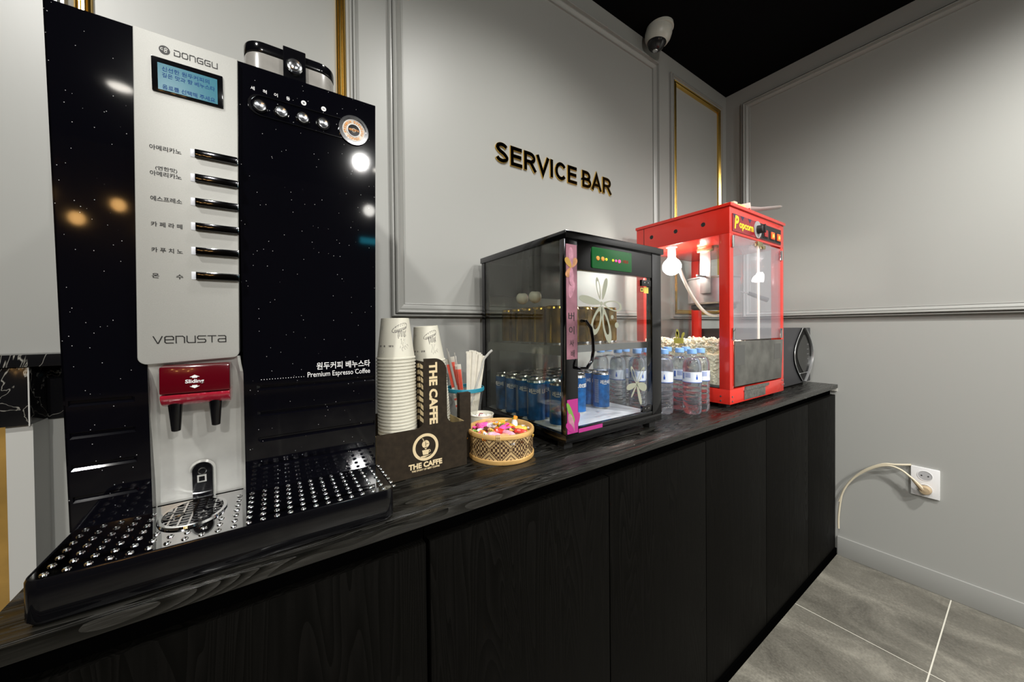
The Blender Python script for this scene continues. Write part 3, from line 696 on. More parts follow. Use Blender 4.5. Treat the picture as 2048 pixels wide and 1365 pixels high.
one('key_lock', f, lk, smooth=True)
# ================================================================ CUP CARRIER
kf = thing('cup_carrier', 'dark brown cardboard cup carrier with a round coffee logo beside the coffee machine', 'cup carrier', (.2655, .785, WT))
LK = Tx(-.2655, -.785, -WT)
Z0 = WT
fp = [(.1665, Z0+.001), (.3655, Z0+.001), (.3655, .981)]+[(.3400-.0+.0*0, .9815)]+[(.3365-.018*math.sin(a*PI/16), .9995-.018*math.cos(a*PI/16)) for a in range(0, 9)]
fp += [(.3180, 1.098)]+[(.290+.028*math.cos(a*PI/16), 1.098+.028*math.sin(a*PI/16)) for a in range(0, 9)]
fp += [(.2655, 1.1265)]+[(.2475+.018*math.cos(a*PI/16), .999-.018*math.sin(a*PI/16)) for a in range(0, 9)]+[(.1665, .981)]
TK = LK @ frame((0, .6925, 0), (1, 0, 0), (0, 0, 1), (0, -1, 0))
fpo = MB().prism(fp, -.0012, 0, KRAFT, TK).build('front_panel', kf)
bx('left_side', .1665, .1680, .694, .875, Z0+.001, .978, CREAMI, kf, T=LK)
bx('right_side', .3640, .3655, .694, .875, Z0+.001, .978, CREAMI, kf, T=LK)
bx('base_board', .168, .364, .695, .874, Z0+.0005, Z0+.002, CREAMI, kf, T=LK)
bx('back_panel', .1665, .3655, .8755, .877, Z0+.001, .981, KRAFT, kf, T=LK)
dv = bx('divider', .2655, .2670, .694, .875, .985, 1.120, KRAFT, kf, T=LK)
bx('divider_lower', .2655, .2670, .694, .875, Z0+.003, .985, KRAFT, dv, T=LK)
bx('back_tower', .372, .414, .858, .862, Z0+.001, 1.012, KRAFT, None) if False else None
def f(s):   # angular cream pattern on the divider's left side
    T = LK @ frame((.2654, 0, 0), (0, -1, 0), (0, 0, 1), (-1, 0, 0)); rr_ = random.Random(3)
    for k_ in range(9):
        z = .990+k_*.0142; ya = -.733; yb = -.696
        m_ = rr_.uniform(.3, .7); ym = ya+(yb-ya)*m_
        s.prism([(ya, z), (ym-.002, z+.003), (ym-.006, z+.0115), (ya, z+.009)], 0, .0003, CREAM, T)
        s.prism([(ym+.002, z+.001), (yb, z-.002+rr_.uniform(0, .004)), (yb, z+.008), (ym, z+.0115)], 0, .0003, CREAM, T)
one('divider_print', f, dv)
TP = TK @ Tx(0, 0, .0001)
def f(s):
    c = TP @ Tx(.2680, .9400, 0); ring(s, c, .0225, .0285, 0, .0003, CREAM, 44)
    s.lathe([(0, .0003), (.0082, .0003), (.0082, 0)], CREAM, c @ Tx(0, .0060, 0), 24, cap=False)
    s.prism([(-.0045, -.0005), (0, -.0055), (.0045, -.0005)][::-1], 0, .0003, CREAM, c)
    s.prism([(-.0082, -.0062), (-.0060, -.0162), (.0055, -.0162), (.0080, -.0062)], 0, .0003, CREAM, c)
    ring(s, c @ Tx(.0075, -.0095, 0), .0022, .0034, 0, .0003, CREAM, 14, -PI/2, PI/2)
    s.prism([(-.0150, -.0195), (-.003, -.0215), (.0120, -.0170), (.0135, -.0165), (.003, -.0180), (-.006, -.0178)], 0, .0003, CREAM, c)
    s.box(-.0058, -.0044, .0125, .0190, 0, .0003, CREAM, c); s.box(-.0058, -.0010, .0125, .0140, 0, .0003, CREAM, c); s.box(-.0078, -.0044, .0175, .0190, 0, .0003, CREAM, c)
    s.box(-.0006, .0006, .0015, .0115, .0003, .0004, KRAFT, c); s.box(0, .0060, .0060, .0070, .0003, .0004, KRAFT, c)
one('logo', f, fpo)
text('THE CAFFE', TP, CREAM, .2305, .8975, .0745, .0118, fpo, ext=.0003, bold=.045)
text('THE STORY OF BEST COFFEE', TP, CREAM, .2370, .8920, .0620, .0036, fpo, ext=.0003, bold=.03)
TV = TP @ Tx(.2772, 1.1180, 0) @ Matrix.Rotation(-PI/2, 4, 'Z')
text('THE CAFFE', TV, CREAM, 0, 0, .132, .0190, fpo, ext=.0003, bold=.045)
# ================================================================ PAPER CUPS (upside-down, nested)
def cup_mesh(h, rb, rr_, lw_=.0022):
    # local z up, upside down: rim at z=0, base at z=h
    s = MB(); s.lathe([(rr_, .0), (rr_+lw_, .0006), (rr_+lw_, .0034), (rr_, .0042), (rb+.0006, h-.002), (rb, h), (rb-.0015, h), (rb-.0022, h-.005), (0, h-.005)], PAPER, None, 36, cap=False)
    s.lathe([(rr_-.0008, .0002), (rb-.0025, h-.0055)], PAPER, None, 36, cap=False)
    return s
CH, CRB, CRR = .086, .0285, .0385
cup0 = cup_mesh(CH, CRB, CRR).build('paper_cup', None, smooth=True)
def band(s, T, pts, mt, e=.0004, h0=0, r0=CRR, r1=CRB, H=CH, rot=0):
    """flat polygon in (angle, z) mapped on the cup wall"""
    def P(a, z, k_): r = r0+(r1-r0)*z/H+k_; a += rot; return (r*math.cos(a), r*math.sin(a), z)
    n_ = len(pts); s.add([P(a, z, e) for a, z in pts], [list(range(n_))], mt, T)
def cupprint(parent, rot):
    s = MB()
    def line(pts, th, mt=PRINT, e=.0004):
        for (a0, z0), (a1, z1) in zip(pts, pts[1:]):
            d = Vector(((a1-a0)*.033, z1-z0)); L_ = d.length
            if L_ < 1e-6: continue
            n_ = Vector((-d.y, d.x))/L_*th/2; q = d/L_*th*.4
            band(s, None, [(a0-q.x/.033-n_.x/.033, z0-q.y-n_.y), (a1+q.x/.033-n_.x/.033, z1+q.y-n_.y), (a1+q.x/.033+n_.x/.033, z1+q.y+n_.y), (a0-q.x/.033+n_.x/.033, z0-q.y+n_.y)], mt, e=e, rot=rot)
    # a loaf with a scored, slanting top
    cap_ = [(.02+.52*math.cos(t_)+.12*math.sin(t_), .0655+.0085*math.sin(t_)+.0048*math.cos(t_)) for t_ in [2*PI*i/26 for i in range(27)]]
    line(cap_, .0011)
    for k_ in range(12):
        a = -.36+k_*.075; z = .0655+.0048*(a/.52)
        line([(a-.02, z-.0065), (a+.03, z-.0015)], .0011)
        if k_ % 2: line([(a, z+.0025), (a+.035, z+.0055)], .0008)
    for k_ in range(9): a = -.16+k_*.062; line([(a, .0600-.0003*k_), (a+.025, .0465+.0008*(k_ % 3))], .0010)
    line([(-.19, .0590), (-.13, .0440), (.05, .0425), (.28, .0465), (.40, .0600)], .0012)
    for ox in (0, .16, .3):
        line([(ox+.05*math.sin(k_*.62+ox*9), .0430-k_*.0024) for k_ in range(9-int(ox*10))], .0006, PRINTG if ox == .3 else PRINT)
        line([(ox+.10+.055*math.cos(t_), .0215+.0045*ox*4+.004*math.sin(t_)) for t_ in [PI*i/6 for i in range(10)]], .0006)
    for k_ in range(6): line([(-1.30, .0475-k_*.0024), (-.72, .0475-k_*.0024)], .0005, PRINTG)
    for i, wd in enumerate((3, 2, 4)):   # upside-down small caption
        for k_ in range(wd):
            a = -1.40+i*.34+k_*.075; line([(a, .0270), (a+.045, .0270)], .0010); line([(a, .0270), (a, .0302)], .0009); line([(a+.045, .0272), (a+.045, .0298)], .0009)
    for k_ in range(5):
        a0 = k_*2*PI/5; line([(-1.30, .066), (-1.30+.14*math.cos(a0), .066+.0052*math.sin(a0))], .0012, PRINTG)
    line([(-1.1+.10*math.cos(t_), .0165+.0035*math.sin(t_)) for t_ in [2*PI*i/14 for i in range(15)]], .0006, PRINTG)
    return s.build('cup_print', parent)
def stack(cx, cy, dx, dy, n_, ztop, pitch, side, grp, first):
    ORD = ['topmost', 'second', 'third', 'fourth', 'fifth', 'sixth', 'seventh', 'eighth', 'ninth', 'tenth', 'eleventh', 'twelfth', 'thirteenth', 'fourteenth', 'fifteenth', 'sixteenth', 'seventeenth', 'eighteenth', 'nineteenth', 'twentieth', 'twenty-first', 'twenty-second', 'twenty-third', 'twenty-fourth']
    for i in range(n_):
        o = cup0 if first and i == 0 else cup0.copy()
        if not (first and i == 0): C.objects.link(o)
        z = ztop-i*pitch; fr = (ztop-z)
        o.location = (cx+dx*fr, cy+dy*fr, z); o.rotation_euler = (0, -dx*.9, 0)
        lab = ('white paper cup upside down on top of the %s stack in the carrier' % side) if i == 0 else 'white paper cup, %s rim from the top of the %s stack in the carrier' % (ORD[i], side)
        tag(o, lab, 'cup', grp)
        if i == 0:
            top = o.copy(); bpy.data.objects.remove(o) if False else None
            o.rotation_euler = (0, -dx*.9, 0)
            a = math.atan2(-cy, -cx); cupprint(o, a+.30)
            C.objects.unlink(top) if top.name in C.objects else None
            bpy.data.objects.remove(top)
stack(.2215, .7385, .012, 0, 24, 1.1265, .0068, 'left', 'paper cups stacked in the left of the carrier', True)
stack(.3200, .8000, .085, 0, 24, 1.1100, .0068, 'right', 'paper cups stacked in the right of the carrier', False)
# ================================================================ DARK BOX BEHIND, STRAW CUP, TISSUE CUP
o = MB().box(-.0150, .0150, -.0075, .0075, 0, .155, KRAFT).build('carton', None, .001, loc=(.3830, .738, WT+.0005)); tag(o, 'plain dark brown carton standing against the right side of the cup carrier', 'box')
sx, sy = .468, .893
pc = thing('straw_cup', 'clear plastic cup with teal rim holding wrapped straws and sugar sticks', 'cup', (sx, sy, WT+.0005))
one('cup_wall', lambda s: s.lathe([(0, 0), (.034, 0), (.035, .002), (.0525, .127), (.0533, .129), (.0528, .127)], PCUP, None, 40, cap=False), pc, smooth=True)
one('rim', lambda s: [s.tube([(r_*math.cos(a*PI/20), r_*math.sin(a*PI/20), z) for a in range(41)], .0020, TEAL, 8) for r_, z in ((.0538, .1300), (.0542, .1335), (.0536, .1370))], pc, smooth=True)
def stick(s, p0, p1, wd, th, mt, side=Vector((.84, -.54, 0))):
    p0, p1 = Vector(p0), Vector(p1); d = (p1-p0).normalized(); n_ = side.cross(d).normalized(); sd = d.cross(n_).normalized()
    vs = [p+sd*a*wd/2+n_*b2*th/2 for p in (p0, p1) for a, b2 in ((-1, -1), (1, -1), (1, 1), (-1, 1))]
    s.add(vs, [(0, 1, 2, 3), (4, 7, 6, 5), (0, 4, 5, 1), (1, 5, 6, 2), (2, 6, 7, 3), (3, 7, 4, 0)], mt)
side_ = Vector((.84, -.54, 0)); bk = Vector((.54, .84, 0))
def sp_(u, d, z): return Vector((sx, sy, WT))+side_*u*1.15+bk*d+Vector((0, 0, z))
def straw(u0, u1, d0, d1, h, kind, label, grp, k_=0):
    O = sp_(0, 0, 0)
    s = MB(); p0 = sp_(u0, d0, .006)-O; p1 = sp_(u1, d1, h)-O
    if kind == 'wrap':
        stick(s, p0, p1, .0098, .0045, STRW); dd_ = (p1-p0).normalized(); stick(s, p1, p1+dd_*.006, .0125, .0010, STRW); [stick(s, p0.lerp(p1, .0)+side_*q, p1+side_*q, .0010, .0052, STRW) for q in (-.0028, .0028)]
    elif kind == 'red':
        stick(s, p0, p0.lerp(p1, .62), .0105, .004, STRW)
        stick(s, p0.lerp(p1, .62), p0.lerp(p1, .93), .0105, .0042, STRR); stick(s, p0.lerp(p1, .93), p1, .0115, .0015, STRW)
        for q in range(5): stick(s, p0.lerp(p1, .18+q*.09)+Vector((0, 0, 0)), p0.lerp(p1, .21+q*.09), .0108, .0046, STRR)
    else:
        stick(s, p0, p1, .0068, .003, mat('silver_stick_foil', (.55, .54, .50), .3, .4)); dd_ = (p1-p0).normalized(); stick(s, p1, p1+dd_*.01, .002, .001, STRW)
    o = s.build('wrapped_straw' if kind == 'wrap' else 'sugar_stick', None, .0004, loc=O); tag(o, label, 'straw' if kind == 'wrap' else 'sugar stick', grp); return o
W1 = 'white wrapped straw, %s of the right bundle in the rimmed cup'
for k_ in range(6):
    straw(.008+k_*.0025, .010+k_*.0075, -.012+k_*.001, -.016+.004*(k_ % 2), .243-.004*abs(k_-1.5)-.001*k_, 'wrap', W1 % ['leftmost', 'second from the left', 'third from the left', 'third from the right', 'second from the right', 'rightmost'][k_], 'wrapped straws in the teal-rimmed cup')
for k_ in range(3):
    straw(.010+k_*.002, .020+k_*.008, .010, .004, .238-.003*k_, 'wrap', W1 % ['rear left', 'rear middle', 'rear right'][k_], 'wrapped straws in the teal-rimmed cup')
for u0, u1, d, h, w_ in ((-.004, -.042, -.02, .222, 'leftmost'), (-.001, -.020, -.005, .205, 'second from the right'), (.002, -.013, -.022, .207, 'rightmost'), (-.006, -.033, .012, .226, 'rear left')): straw(u0, u1, d*.4, d, h, 'red', 'red sugar stick, %s of four leaning left in the teal-rimmed cup' % w_, 'sugar sticks in the teal-rimmed cup')
for u0, u1, d, h, lb in ((.004, -.040, -.024, .243, 'longest silver wrapped stick leaning left in the teal-rimmed cup'), (.001, -.026, .014, .228, 'short silver wrapped stick behind the red sugar sticks')): straw(u0, u1, d*.4, d, h, 'foil', lb, None)
O = sp_(0, 0, 0)
bs = MB().tube([sp_(-.005, -.010, .008)-O, sp_(.047, -.016, .212)-O, sp_(.050, -.016, .222)-O, sp_(.062, -.018, .238)-O, sp_(.070, -.018, .246)-O], .0034, mat('clear_straw_film', (.72, .72, .68), .25, trans=.3), 10).build('bendy_straw', None, smooth=True, loc=O)
tag(bs, 'pale bendy straw leaning right toward the glass case', 'straw')
tcup = thing('tissue_cup', 'short white paper cup with crumpled tissue between the basket and straw cup', 'cup', (.4800, .8205, WT+.0005))
one('cup_wall', lambda s: s.lathe([(0, .002), (.026, .002), (.0265, 0), (.0325, .070), (.0342, .0715), (.0340, .074), (.0322, .074), (.0312, .070), (.026, .006)], PAPER, None, 36, cap=False), tcup, smooth=True)
def f(s):
    rr_ = random.Random(5); n_ = 10
    vs = [(.028*(i/n_*2-1), .028*(j/n_*2-1), .060+rr_.uniform(0, .009)) for i in range(n_+1) for j in range(n_+1)]
    fs = [(i*(n_+1)+j, (i+1)*(n_+1)+j, (i+1)*(n_+1)+j+1, i*(n_+1)+j+1) for i in range(n_) for j in range(n_) if ((i+.5)/n_*2-1)**2+((j+.5)/n_*2-1)**2 < .95]
    s.add(vs, fs, mat('tissue', (.8, .8, .78), .8))
one('tissue', f, tcup)
one('tea_tag', lambda s: s.tube([(-.012, -.006, .069), (-.004, .002, .074), (.008, .006, .071)], .0013, mat('tag_red', (.30, .02, .03), .5), 6), tcup)
# ================================================================ BAMBOO BASKET
bcx, bcy = .4705, .7105
bk_ = thing('bamboo_basket', 'round woven bamboo basket of sweets on the worktop', 'basket', (bcx, bcy, WT+.0004))
BR = .079
WV = mat('basket_weave_base', (.60, .42, .20), .5); n, l, b = N(WV)
# the woven pattern: raised dark strips laid in a geometric maze, real relief
one('basket_wall', lambda s: s.lathe([(BR-.001, .010), (BR-.001, .060), (BR-.003, .060), (BR-.004, .003), (0, .003)], BAMBL, None, 64, cap=False), bk_, smooth=True)
s = MB(); na = 200; nz_ = 19; H0, H1 = .0105, .0570
motif = ["1001100110", "0110011001", "1100000011", "0011111100", "1010000101", "1010110101", "1001001001"]
for i in range(na):
    for j in range(nz_):
        u = i % 12; v_ = j
        u = i % 20; d = abs(u-10)+abs(v_-9); d2 = abs(((i+10) % 20)-10)+abs(v_-9)
        q = d if d <= 9 else abs(((i+10) % 20)-10)+min(v_, 18-v_)
        on = (q % 4 == 0) or (q % 4 == 1 and (i % 2 == 0) and v_ % 2 == 0) or (q % 4 == 3 and i % 2 == 1 and v_ % 2 == 1)
        if not on: continue
        a0 = 2*PI*i/na; a1 = 2*PI*(i+1.0)/na; z0 = H0+(H1-H0)*j/nz_; z1 = H0+(H1-H0)*(j+.96)/nz_; r_ = BR+.0004
        s.add([(r_*math.cos(a0), r_*math.sin(a0), z0), (r_*math.cos(a1), r_*math.sin(a1), z0), (r_*math.cos(a1), r_*math.sin(a1), z1), (r_*math.cos(a0), r_*math.sin(a0), z1)], [(0, 1, 2, 3)], BAMBD)
wv = s.build('dark_weave', bk_); wv['kind'] = 'stuff'
one('top_hoop', lambda s: s.lathe([(BR-.003, .0565), (BR+.0022, .0565), (BR+.0026, .058), (BR+.0026, .0645), (BR+.0015, .0665), (BR-.003, .0665), (BR-.0042, .0645), (BR-.0042, .052)], BAMB, None, 64, cap=False), bk_, smooth=True)
one('bottom_hoop', lambda s: s.lathe([(BR-.003, .0), (BR+.0010, .0), (BR+.0018, .0015), (BR+.0018, .0090), (BR+.001, .0100), (BR-.002, .0100)], BAMB, None, 64, cap=False), bk_, smooth=True)
ab = math.atan2(-.66, -.47)-.08
def f(s):
    for q in range(3):
        a = ab+q*.042; s.tube([((BR+d)*math.cos(a), (BR+d)*math.sin(a), z) for d, z in ((-.005, .060), (-.003, .0675), (.001, .0678), (.0036, .064), (.0036, .058), (.0012, .053))], .0013, BAMBL, 6)
one('binding', f, bk_, smooth=True)
# wrapped sweets
SW = {n_: mat('sweet_'+n_, c, .25, **({'vary': (120, .25)})) for n_, c in dict(pink=(.80, .10, .38), rose=(.85, .38, .50), white=(.80, .82, .82), green=(.28, .55, .10), orange=(.85, .32, .03), gold=(.80, .50, .08), brown=(.16, .07, .03), red=(.6, .04, .03), peach=(.75, .36, .20)).items()}
def sweet(x, y, z, rz, tilt_, c1, c2, L_=.019, r_=.0085, lab=''):
    s = MB(); M_ = Matrix.Rotation(rz, 4, 'Z') @ Matrix.Rotation(tilt_, 4, 'Y') @ frame((0, 0, 0), (0, 1, 0), (0, 0, 1), (1, 0, 0))
    s.lathe([(0, -L_)]+[(r_*math.cos(a*PI/12)**.7, L_*math.sin(a*PI/12)) for a in range(-5, 6)]+[(0, L_)], SW[c1], M_, 12, cap=False)
    for sg_ in (-1, 1):
        vs = [(0, 0, sg_*L_*.92)]; n_ = 9
        for i in range(n_):
            a = (i/(n_-1)-.5)*1.5; q = .013; vs.append((q*math.sin(a), .003*(-1)**i, sg_*(L_*.92+q*math.cos(a))))
        s.add(vs, [(0, i+1, i+2) for i in range(n_-1)], SW[c2], M_)
    o = s.build('wrapped_sweet', None, smooth=False, loc=(x, y, z)); tag(o, lab, 'sweet', 'wrapped sweets in the bamboo basket'); return o
cl = [('white', 'green'), ('pink', 'rose'), ('pink', 'pink'), ('brown', 'brown'), ('orange', 'gold'), ('gold', 'white'), ('peach', 'brown'), ('rose', 'white'), ('green', 'white'), ('orange', 'orange'), ('red', 'gold')]
words = {'white': 'white', 'pink': 'hot pink', 'brown': 'dark brown', 'orange': 'orange', 'gold': 'golden', 'peach': 'peach', 'rose': 'pale pink', 'green': 'green', 'red': 'red'}
rr_ = random.Random(21); placed = []
spots = []
while len(spots) < 38:
    x, y = rr_.uniform(-.062, .062), rr_.uniform(-.062, .062)
    if x*x+y*y < .060**2 and all((x-a)**2+(y-b2)**2 > .0148**2 for a, b2 in spots): spots.append((x, y))
    elif rr_.random() < .002: break
for k_, (x, y) in enumerate(spots):
    c1, c2 = cl[k_ % len(cl)]
    if k_ == 0: used_ = set()
    u_, d_ = x*.84-y*.54, x*.54+y*.84
    wh = ('front' if d_ < -.022 else 'back' if d_ > .022 else 'middle')+(' left' if u_ < -.018 else ' right' if u_ > .018 else '')
    while True:
        lb_ = '%s sweet with %s ends, %s of the basket, %s' % (words[c1], words[c2], wh, 'by the rim' if x*x+y*y > .0019 else 'off the rim' if x*x+y*y > .0006 else 'at its centre')
        if lb_ not in used_: break
        c1, c2 = cl[R.randrange(len(cl))]
    used_.add(lb_)
    sweet(bcx+x, bcy+y, WT+.051+rr_.uniform(-.002, .010), rr_.uniform(0, PI), rr_.uniform(-.35, .35), c1, c2, lab=lb_)
one('liner', lambda s: s.lathe([(0, .0385), (BR-.006, .040), (BR-.006, .038)], mat('basket_liner', (.7, .66, .5), .7), None, 40, cap=False), bk_)
s = MB(); s.tube([(0, 0, 0), (.004, .003, .012), (.012, .007, .024)], [.004, .003, .006], SW['orange'], 8); o = s.build('lollipop_wrapper', None, loc=(bcx+.052, bcy+.018, WT+.052)); tag(o, 'orange twisted wrapper sticking up over the right rim of the basket', 'sweet')
# ================================================================ GLASS DISPLAY CASE
cx0, cx1, cy0, cy1, cz0, cz1 = .603, 1.007, .620, 1.020, .9005, 1.427
ck = thing('display_case', 'dark steel and glass drinks display case with flower decals on its door', 'display case', ((cx0+cx1)/2, (cy0+cy1)/2, WT))
LC = Tx(-(cx0+cx1)/2, -(cy0+cy1)/2, -WT)
def cb(name, *a, mt=STEEL, parent=None, bevel=.0015): return bx(name, *a, mt, parent or ck, bevel, T=LC)
cb('top_cover', cx0-.003, cx1+.006, cy0-.006, cy1+.003, 1.409, cz1)
cb('base_tray', cx0, cx1, cy0, cy1, cz0, .922)
cb('case_floor', cx0+.012, cx1-.012, cy0+.012, cy1-.01, .9222, .9235, mt=WHITEP, bevel=0)
cb('front_post', cx0, cx0+.043, cy0, cy0+.018, .922, 1.409, mt=STEEL)
cb('front_post', cx1-.046, cx1, cy0, cy0+.020, .922, 1.409, mt=STEEL)
cb('back_post', cx0, cx0+.02, cy1-.02, cy1, .922, 1.409)
cb('back_post', cx1-.02, cx1, cy1-.02, cy1, .922, 1.409)
hd = cb('header', cx0+.043, cx1-.046, cy0+.001, cy0+.018, 1.335, 1.409)
cb('back_header', cx0+.02, cx1-.02, cy1-.02, cy1-.004, 1.300, 1.409, mt=mat('back_header_dark', (.025, .025, .027), .4))
cb('bottom_rail', cx0+.043, cx1-.046, cy0+.001, cy0+.016, .922, .934)
for x, y in ((cx0+.012, cy0+.02), (cx1-.045, cy0+.012), (cx0+.012, cy1-.04), (cx1-.045, cy1-.04)): cb('foot', x, x+.030, y, y+.024, WT, cz0-.0002, mt=RUBB)
sd = cb('side_glass', cx0+.002, cx0+.005, cy0+.018, cy1-.02, .922, 1.409, mt=GLASST, bevel=0); sd['label'] = 'dark tinted left side glass'
cb('side_glass', cx1-.005, cx1-.002, cy0+.020, cy1-.02, .922, 1.409, mt=GLASS, bevel=0)
cb('back_glass', cx0+.02, cx1-.02, cy1-.010, cy1-.007, .922, 1.300, mt=GLASS, bevel=0)
dg_ = cb('door_glass', cx0+.043, cx1-.046, cy0+.003, cy0+.0075, .934, 1.335, mt=GLASS, bevel=0)
sh = cb('shelf', cx0+.008, cx1-.008, cy0+.022, cy1-.012, 1.139, 1.1425, mt=STEELG, bevel=0)
cb('shelf_edge', cx0+.008, cx1-.010, cy0+.020, cy0+.0225, 1.124, 1.1425, mt=STEELG, parent=sh, bevel=0)
cb('shelf_rail', cx0+.006, cx0+.009, cy0+.02, cy1-.02, 1.118, 1.139, mt=STEELG, parent=sh, bevel=0)
# control strip
TCF = LC @ frame((0, cy0+.001, 0), (1, 0, 0), (0, 0, 1), (0, -1, 0))
cp = MB().prism(roundpoly([(.698, 1.343), (.861, 1.343), (.861, 1.398), (.698, 1.398)], .004), 0, .0035, SGREEN, TCF).build('control_panel', hd, .0008)
for x, mt_, r_ in ((.7190, ORNG, .0062), (.7380, ORNG, .0062), (.7520, LEDY, .0040), (.7790, LEDY, .0036), (.7915, mat('led_pink', (.7, .1, .3), .3, emit=(.8, .05, .3), es=.8), .0036), (.8060, LEDR, .0045)):
    one('indicator', lambda s: s.lathe([(r_, 0), (r_*.9, .0018), (0, .0026)], mt_, TCF @ Tx(x, 1.3695, .0035), 16, cap=False), cp, smooth=True)
text('-188.8', TCF @ Tx(0, 0, .0036), mat('display_red', (.3, .01, .01), .4), .818, 1.3665, .026, .0085, cp, ext=.0004)
# front-left post strip: reddish chrome reflection painted pink, plus handwriting, petals
TPF = LC @ frame((0, cy0-.0006, 0), (1, 0, 0), (0, 0, 1), (0, -1, 0))
st_ = MB().box(cx0+.0035, cx0+.0405, 1.110, 1.395, -.0002, .0003, PINK, TPF).box(cx0+.0035, cx0+.0405, .925, 1.010, -.0002, .0003, MAG, TPF).build('pink_strip', ck)
FLD = [mat('film_petal_peach', (.45, .22, .10), .25, vary=(60, .3)), mat('film_petal_rose', (.42, .20, .26), .25, vary=(60, .3)), mat('film_petal_ochre', (.40, .24, .05), .25)]
def petal(s, cx, cz, L_, wd, ang, mt, h=.0004, T=TPF, hole=0, n_=18):
    out = []
    for i in range(n_):
        t_ = i/n_*2*PI; r_ = .5*(1-math.cos(t_)); px = L_*(.5-.5*math.cos(t_)); py = wd*.5*math.sin(t_)*(.55+.45*(px/L_))
        out.append((cx+px*math.cos(ang)-py*math.sin(ang), cz+px*math.sin(ang)+py*math.cos(ang)))
    if not hole: s.prism(out[::-1], 0, h, mt, T); return
    mx_ = sum(p[0] for p in out)/n_; my_ = sum(p[1] for p in out)/n_
    inn = [(mx_+(a-mx_)*hole, my_+(b2-my_)*hole) for a, b2 in out]
    s.add([(x, y, z) for P_, z in ((out, 0), (out, h), (inn, h), (inn, 0)) for x, y in P_], [(j*n_+i, j*n_+(i+1) % n_, ((j+1) % 4)*n_+(i+1) % n_, ((j+1) % 4)*n_+i) for j in range(4) for i in range(n_)], mt, T)
def f(s):
    for a, ln, m_ in ((1.2, .05, MAG), (1.9, .05, FLD[1]), (2.4, .035, MAG)): petal(s, cx0+.026, .928, ln, .02, a, m_, .0004+a*.0002)
    petal(s, cx0+.034, .935, .075, .016, 2.0, GRN, .0006)
    for a, ln, m_ in ((.9, .030, FLD[0]), (1.6, .050, FLD[1]), (2.3, .030, FLD[2]), (4.7, .045, FLD[1]), (4.1, .030, FLD[0])): petal(s, cx0+.021, 1.338, ln, .020, a, m_, .0004+a*.0002)
    petal(s, cx0+.016, 1.262, .045, .026, 1.35, FLD[1], .0004)
one('film_flower', f, st_)['kind'] = 'stuff'
text('버', TPF @ Tx(0, 0, .0004), INK, cx0+.010, 1.205, .020, .022, st_, ext=.0003); text('이', TPF @ Tx(0, 0, .0004), INK, cx0+.012, 1.172, .018, .020, st_, ext=.0003); text('사', TPF @ Tx(0, 0, .0004), INK, cx0+.014, 1.142, .014, .016, st_, ext=.0003); text('배', TPF @ Tx(0, 0, .0004), INK, cx0+.018, 1.115, .012, .018, st_, ext=.0003)
bx('magenta_film', cx0+.043, .735, cy0-.0008, cy0-.0002, .9225, .9325, MAG, ck, T=LC)
# flower decals on the door glass
TDG = LC @ frame((0, cy0+.0028, 0), (1, 0, 0), (0, 0, 1), (0, -1, 0))
def f(s):
    petal(s, .735, 1.252, .082, .026, 2.98, DECAL, T=TDG); petal(s, .742, 1.262, .062, .020, 1.28, DECAL, T=TDG)
    petal(s, .733, 1.262, .060, .018, 1.78, DECAL, T=TDG, hole=.68); petal(s, .745, 1.252, .078, .036, -.12, DECAL, T=TDG, hole=.76)
    petal(s, .737, 1.246, .084, .044, -1.98, DECAL, T=TDG, hole=.62); petal(s, .741, 1.246, .105, .036, -1.28, DECAL, T=TDG, hole=.55)
    for cx_, cz_, r_ in ((.738, 1.252, .0055), (.781, 1.216, .0058), (.800, 1.194, .0080)): s.lathe([(0, .0005), (r_, .0005), (r_, 0)], DECAL, TDG @ Tx(cx_, cz_, 0), 20, cap=False)
one('flower_decal', f, dg_)
def f(s):
    c = (.888, 1.022)
    petal(s, *c, .060, .016, 2.02, DECAL, T=TDG, hole=.72); petal(s, *c, .060, .017, .92, DECAL, T=TDG, hole=.7)
    petal(s, *c, .048, .022, 3.3, DECAL, T=TDG); petal(s, *c, .050, .030, -.35, DECAL, T=TDG); petal(s, *c, .066, .016, -1.25, DECAL, T=TDG); petal(s, *c, .045, .008, -2.2, DECAL, T=TDG)
one('flower_decal', f, dg_)
one('warning_sticker', lambda s: (s.box(.905, .923, 1.289, 1.306, 0, .0004, mat('sticker_red_dark', (.25, .02, .02), .4), TDG), s.box(.908, .921, 1.292, 1.303, .0004, .0006, YEL, TDG), s.box(.924, .946, 1.288, 1.306, 0, .0004, YEL, TDG), s.box(.911, .917, 1.294, 1.301, .0006, .0008, INK, TDG)), dg_)
for z in (1.318, .948):
    hg_ = MB().box(.906, .950, z-.010, z+.008, -.001, .006, STEEL, TDG).build('hinge', ck, .001)
    one('screw', lambda s: [s.lathe([(.0028, 0), (.002, .002), (0, .0024)], CHROME, TDG @ Tx(q, z, .006), 12, cap=False) for q in (.917, .934)], hg_, smooth=True)
hpts = [(.660, 1.205, .002), (.655, 1.205, .022), (.668, 1.188, .026), (.674, 1.160, .027), (.675, 1.130, .027), (.669, 1.105, .027), (.655, 1.088, .024), (.645, 1.086, .014), (.645, 1.086, .002)]
one('door_handle', lambda s: s.tube([tuple(p) for p in hpts], .0042, DCHROME, 10, T=TDG), dg_, smooth=True)
